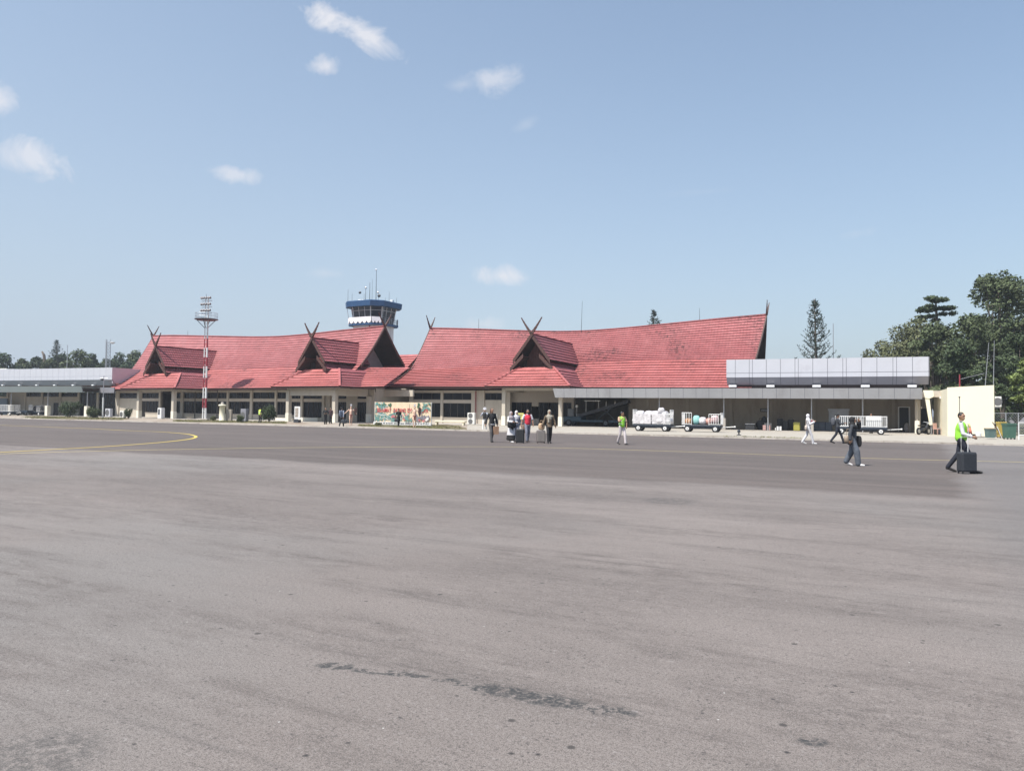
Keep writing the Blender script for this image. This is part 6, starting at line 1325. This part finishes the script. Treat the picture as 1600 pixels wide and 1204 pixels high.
g = G(818.5, 688.5); soft_bag('brown_paper_bag', 'crumpled brown bag held between the black suitcase and the man in red vest', (g.x, g.y, .42), R(10), (.30, .18, .44), mat('crumpled brown paper', (.22, .13, .08), .8, .5, 7), .18)
P9 = person('woman in black sweater and grey trousers carrying a brown paper bag', 768, 690.5, 1.72, 20, .46, 1, {-1: ((-.08, -.06, -.26), (-.12, -.02, -.46)), 1: ((.10, -.03, -.26), (.17, .06, -.47))}, black_c, grey_c, shoe_b, 'long', mat('brown hair', (.10, .055, .035), .5, .2, 20), 'loose', head=15)
q = MB(); q.ball((0, 0, .90), (.172, .135, .055)); q.build('shirt_hem', white_c, P9[0], True)
w_ = hold(P9, (-.20, .08, .40)); t = thing('paper_bag', 'brown paper bag in the hand of the woman in black sweater', 'bag', w_, R(25)); MB().add([(-.13, -.06, 0), (.13, -.06, 0), (.13, .06, 0), (-.13, .06, 0), (-.15, -.05, .40), (.15, -.05, .40), (.15, .05, .40), (-.15, .05, .40)], [(3, 2, 1, 0), (0, 1, 5, 4), (1, 2, 6, 5), (2, 3, 7, 6), (3, 0, 4, 7)]).build('bag_body', mat('brown kraft paper', (.40, .24, .15), .8, .12, 5), t); MB().tube([(-.06, 0, .4), (-.05, 0, .52), (.05, 0, .52), (.06, 0, .4)], .008, 5).build('handle', bark, t)
P11 = person('man in dark vest with white feathered headdress behind the woman in black sweater', 757, 672, 1.70, -15, .45, 1, {1: ((.12, .1, -.22), (.05, .28, -.12)), -1: ((-.16, .04, -.20), (-.22, .16, -.30))}, cloth('pale blue shirt', (.42, .46, .54), .2), cloth('white loose trousers', (.70, .68, .64), .06), shoe_w, 'short', None, 'long', vest=(black_c, None), z=.0)
q = MB()
for i in range(9): a = R(-80+i*20); q.bar(V3(math.sin(a)*.06, -.02, 1.69), V3(math.sin(a)*.17, -.05, 1.74+.15*math.cos(a)), .045, .02)
q.ball((0, -.01, 1.68), (.10, .11, .045)); q.build('feather_headdress', white_c, P11[0])
P12 = person('man in navy vest seen from behind walking to the middle porch', 533.5, 667.6, 1.72, 165, .45, 1, None, cloth('faded blue shirt', (.26, .29, .36), .2), black_c, shoe_b, 'short', black_c, 'long', vest=(cloth('navy vest', (.035, .05, .085), .2), None))
w_ = hold(P12, (.24, .04, .35)); soft_bag('dark_grey_bag', 'dark grey travel bag carried by the man in navy vest', w_, R(0), (.55, .25, .36), char_c, .14)
P13 = person('person in black clothes with arms folded, left one at the pillar of the middle porch', 508.5, 664, 1.70, 10, .12, 1, {1: ((.10, .05, -.24), (-.06, .20, -.28)), -1: ((-.10, .05, -.24), (.06, .20, -.25))}, black_c, black_c, shoe_b, 'short')
P14 = person('person in dark maroon shirt standing right beside the porch pillar', 516.5, 663, 1.70, -10, .12, 1, {1: ((.08, .04, -.26), (-.02, .18, -.30)), -1: 'swing'}, cloth('dark maroon shirt', (.045, .02, .025), .2), black_c, shoe_b, 'short')
P15 = person('man in black jacket walking before the painted banner', 622.5, 667.6, 1.66, 30, .3, 1, None, black_c, black_c, shoe_b, 'cap', black_c); w_ = hold(P15, (.24, .10, .50)); soft_bag('dark_satchel', 'dark satchel held by the man before the painted banner', w_, R(10), (.40, .18, .30), char_c, .16)
P16 = person('guard in yellow vest seen from behind beside the tall bushy shrub', 406, 661.6, 1.66, 150, .15, 1, None, black_c, black_c, shoe_b, 'cap', black_c, 'short', vest=(yell_c, band))
P17 = person('worker in dark clothes standing behind the white barred cart', 1361, 678.5, 1.72, -20, .15, 1, None, black_c, black_c, shoe_b, 'short', Y=62.8)
# painted warrior figures
stone = mat('painted figure skin', (.66, .44, .34), .6, .12, 5)
def warrior(label, px, py, face, tall, z=.09, base=True):
    P = person(label, px, py, tall, face, .22, 1, {1: ((.20, .06, -.20), (.38, .18, -.36)), -1: ((-.20, .04, -.20), (-.28, .14, -.30))}, None, None, None, 'short', hairm, name='warrior_statue', cat='statue', skinm=stone, z=z)
    t = P[0]; q = MB()
    for i in range(7): a = R(-45+i*15); q.bar(V3(math.sin(a)*.05, -.03, 1.70), V3(math.sin(a)*.12, -.05, 1.71+.20*math.cos(a)), .022, .012)
    q.build('feather_crown', white_c, t); c = Body(); c.ell((0, 0, .93), (.165, .13, .07)); c.cap((0, .12, .90), (0, .12, .62), .05, .035); c.cap((0, -.12, .90), (0, -.12, .62), .05, .035); c.build('loincloth', cloth('maroon loincloth', (.16, .045, .045), .2), t, .014)
    q = MB(); q.slab([(-.40, .16, 1.66), (-.50, .15, 1.5), (-.53, .15, 1.25), (-.46, .15, .95), (-.40, .16, .90), (-.34, .17, .95), (-.27, .18, 1.25), (-.30, .18, 1.5)], (-.01, .05, 0)); q.build('shield', wood, t)
    if base: MB().box(-.35, .45, -.35, .35, -.085/P[2], .0).build('plinth', concrete, t)
    return P
warrior('painted warrior statue with feather crown and dark shield at the right of the middle porch', 548, 664.3, 10, 1.78)
ws = warrior('painted warrior statue with shield and spear standing before the welcome banner', 647.5, 667.5, 8, 1.80)
MB().tube([(.42, .18, .0), (.42, .18, 1.9)], .014, 6).build('spear', darksteel, ws[0])

# ------------------------------------------------------------------ humid air
hm_ = bpy.data.materials.new('humid air'); hm_.use_nodes = True; t = hm_.node_tree; t.nodes.clear(); o_ = t.nodes.new('ShaderNodeOutputMaterial'); v_ = t.nodes.new('ShaderNodeVolumePrincipled')
v_.inputs['Color'].default_value = (.86, .92, 1, 1); v_.inputs['Density'].default_value = .00042; v_.inputs['Anisotropy'].default_value = .2; t.links.new(v_.outputs[0], o_.inputs['Volume'])
tag(MB().box(-2600, 2600, -2600, 2600, -1, 38).build('haze', hm_), 'thin humid air over the whole airfield', 'haze', None, 'stuff')
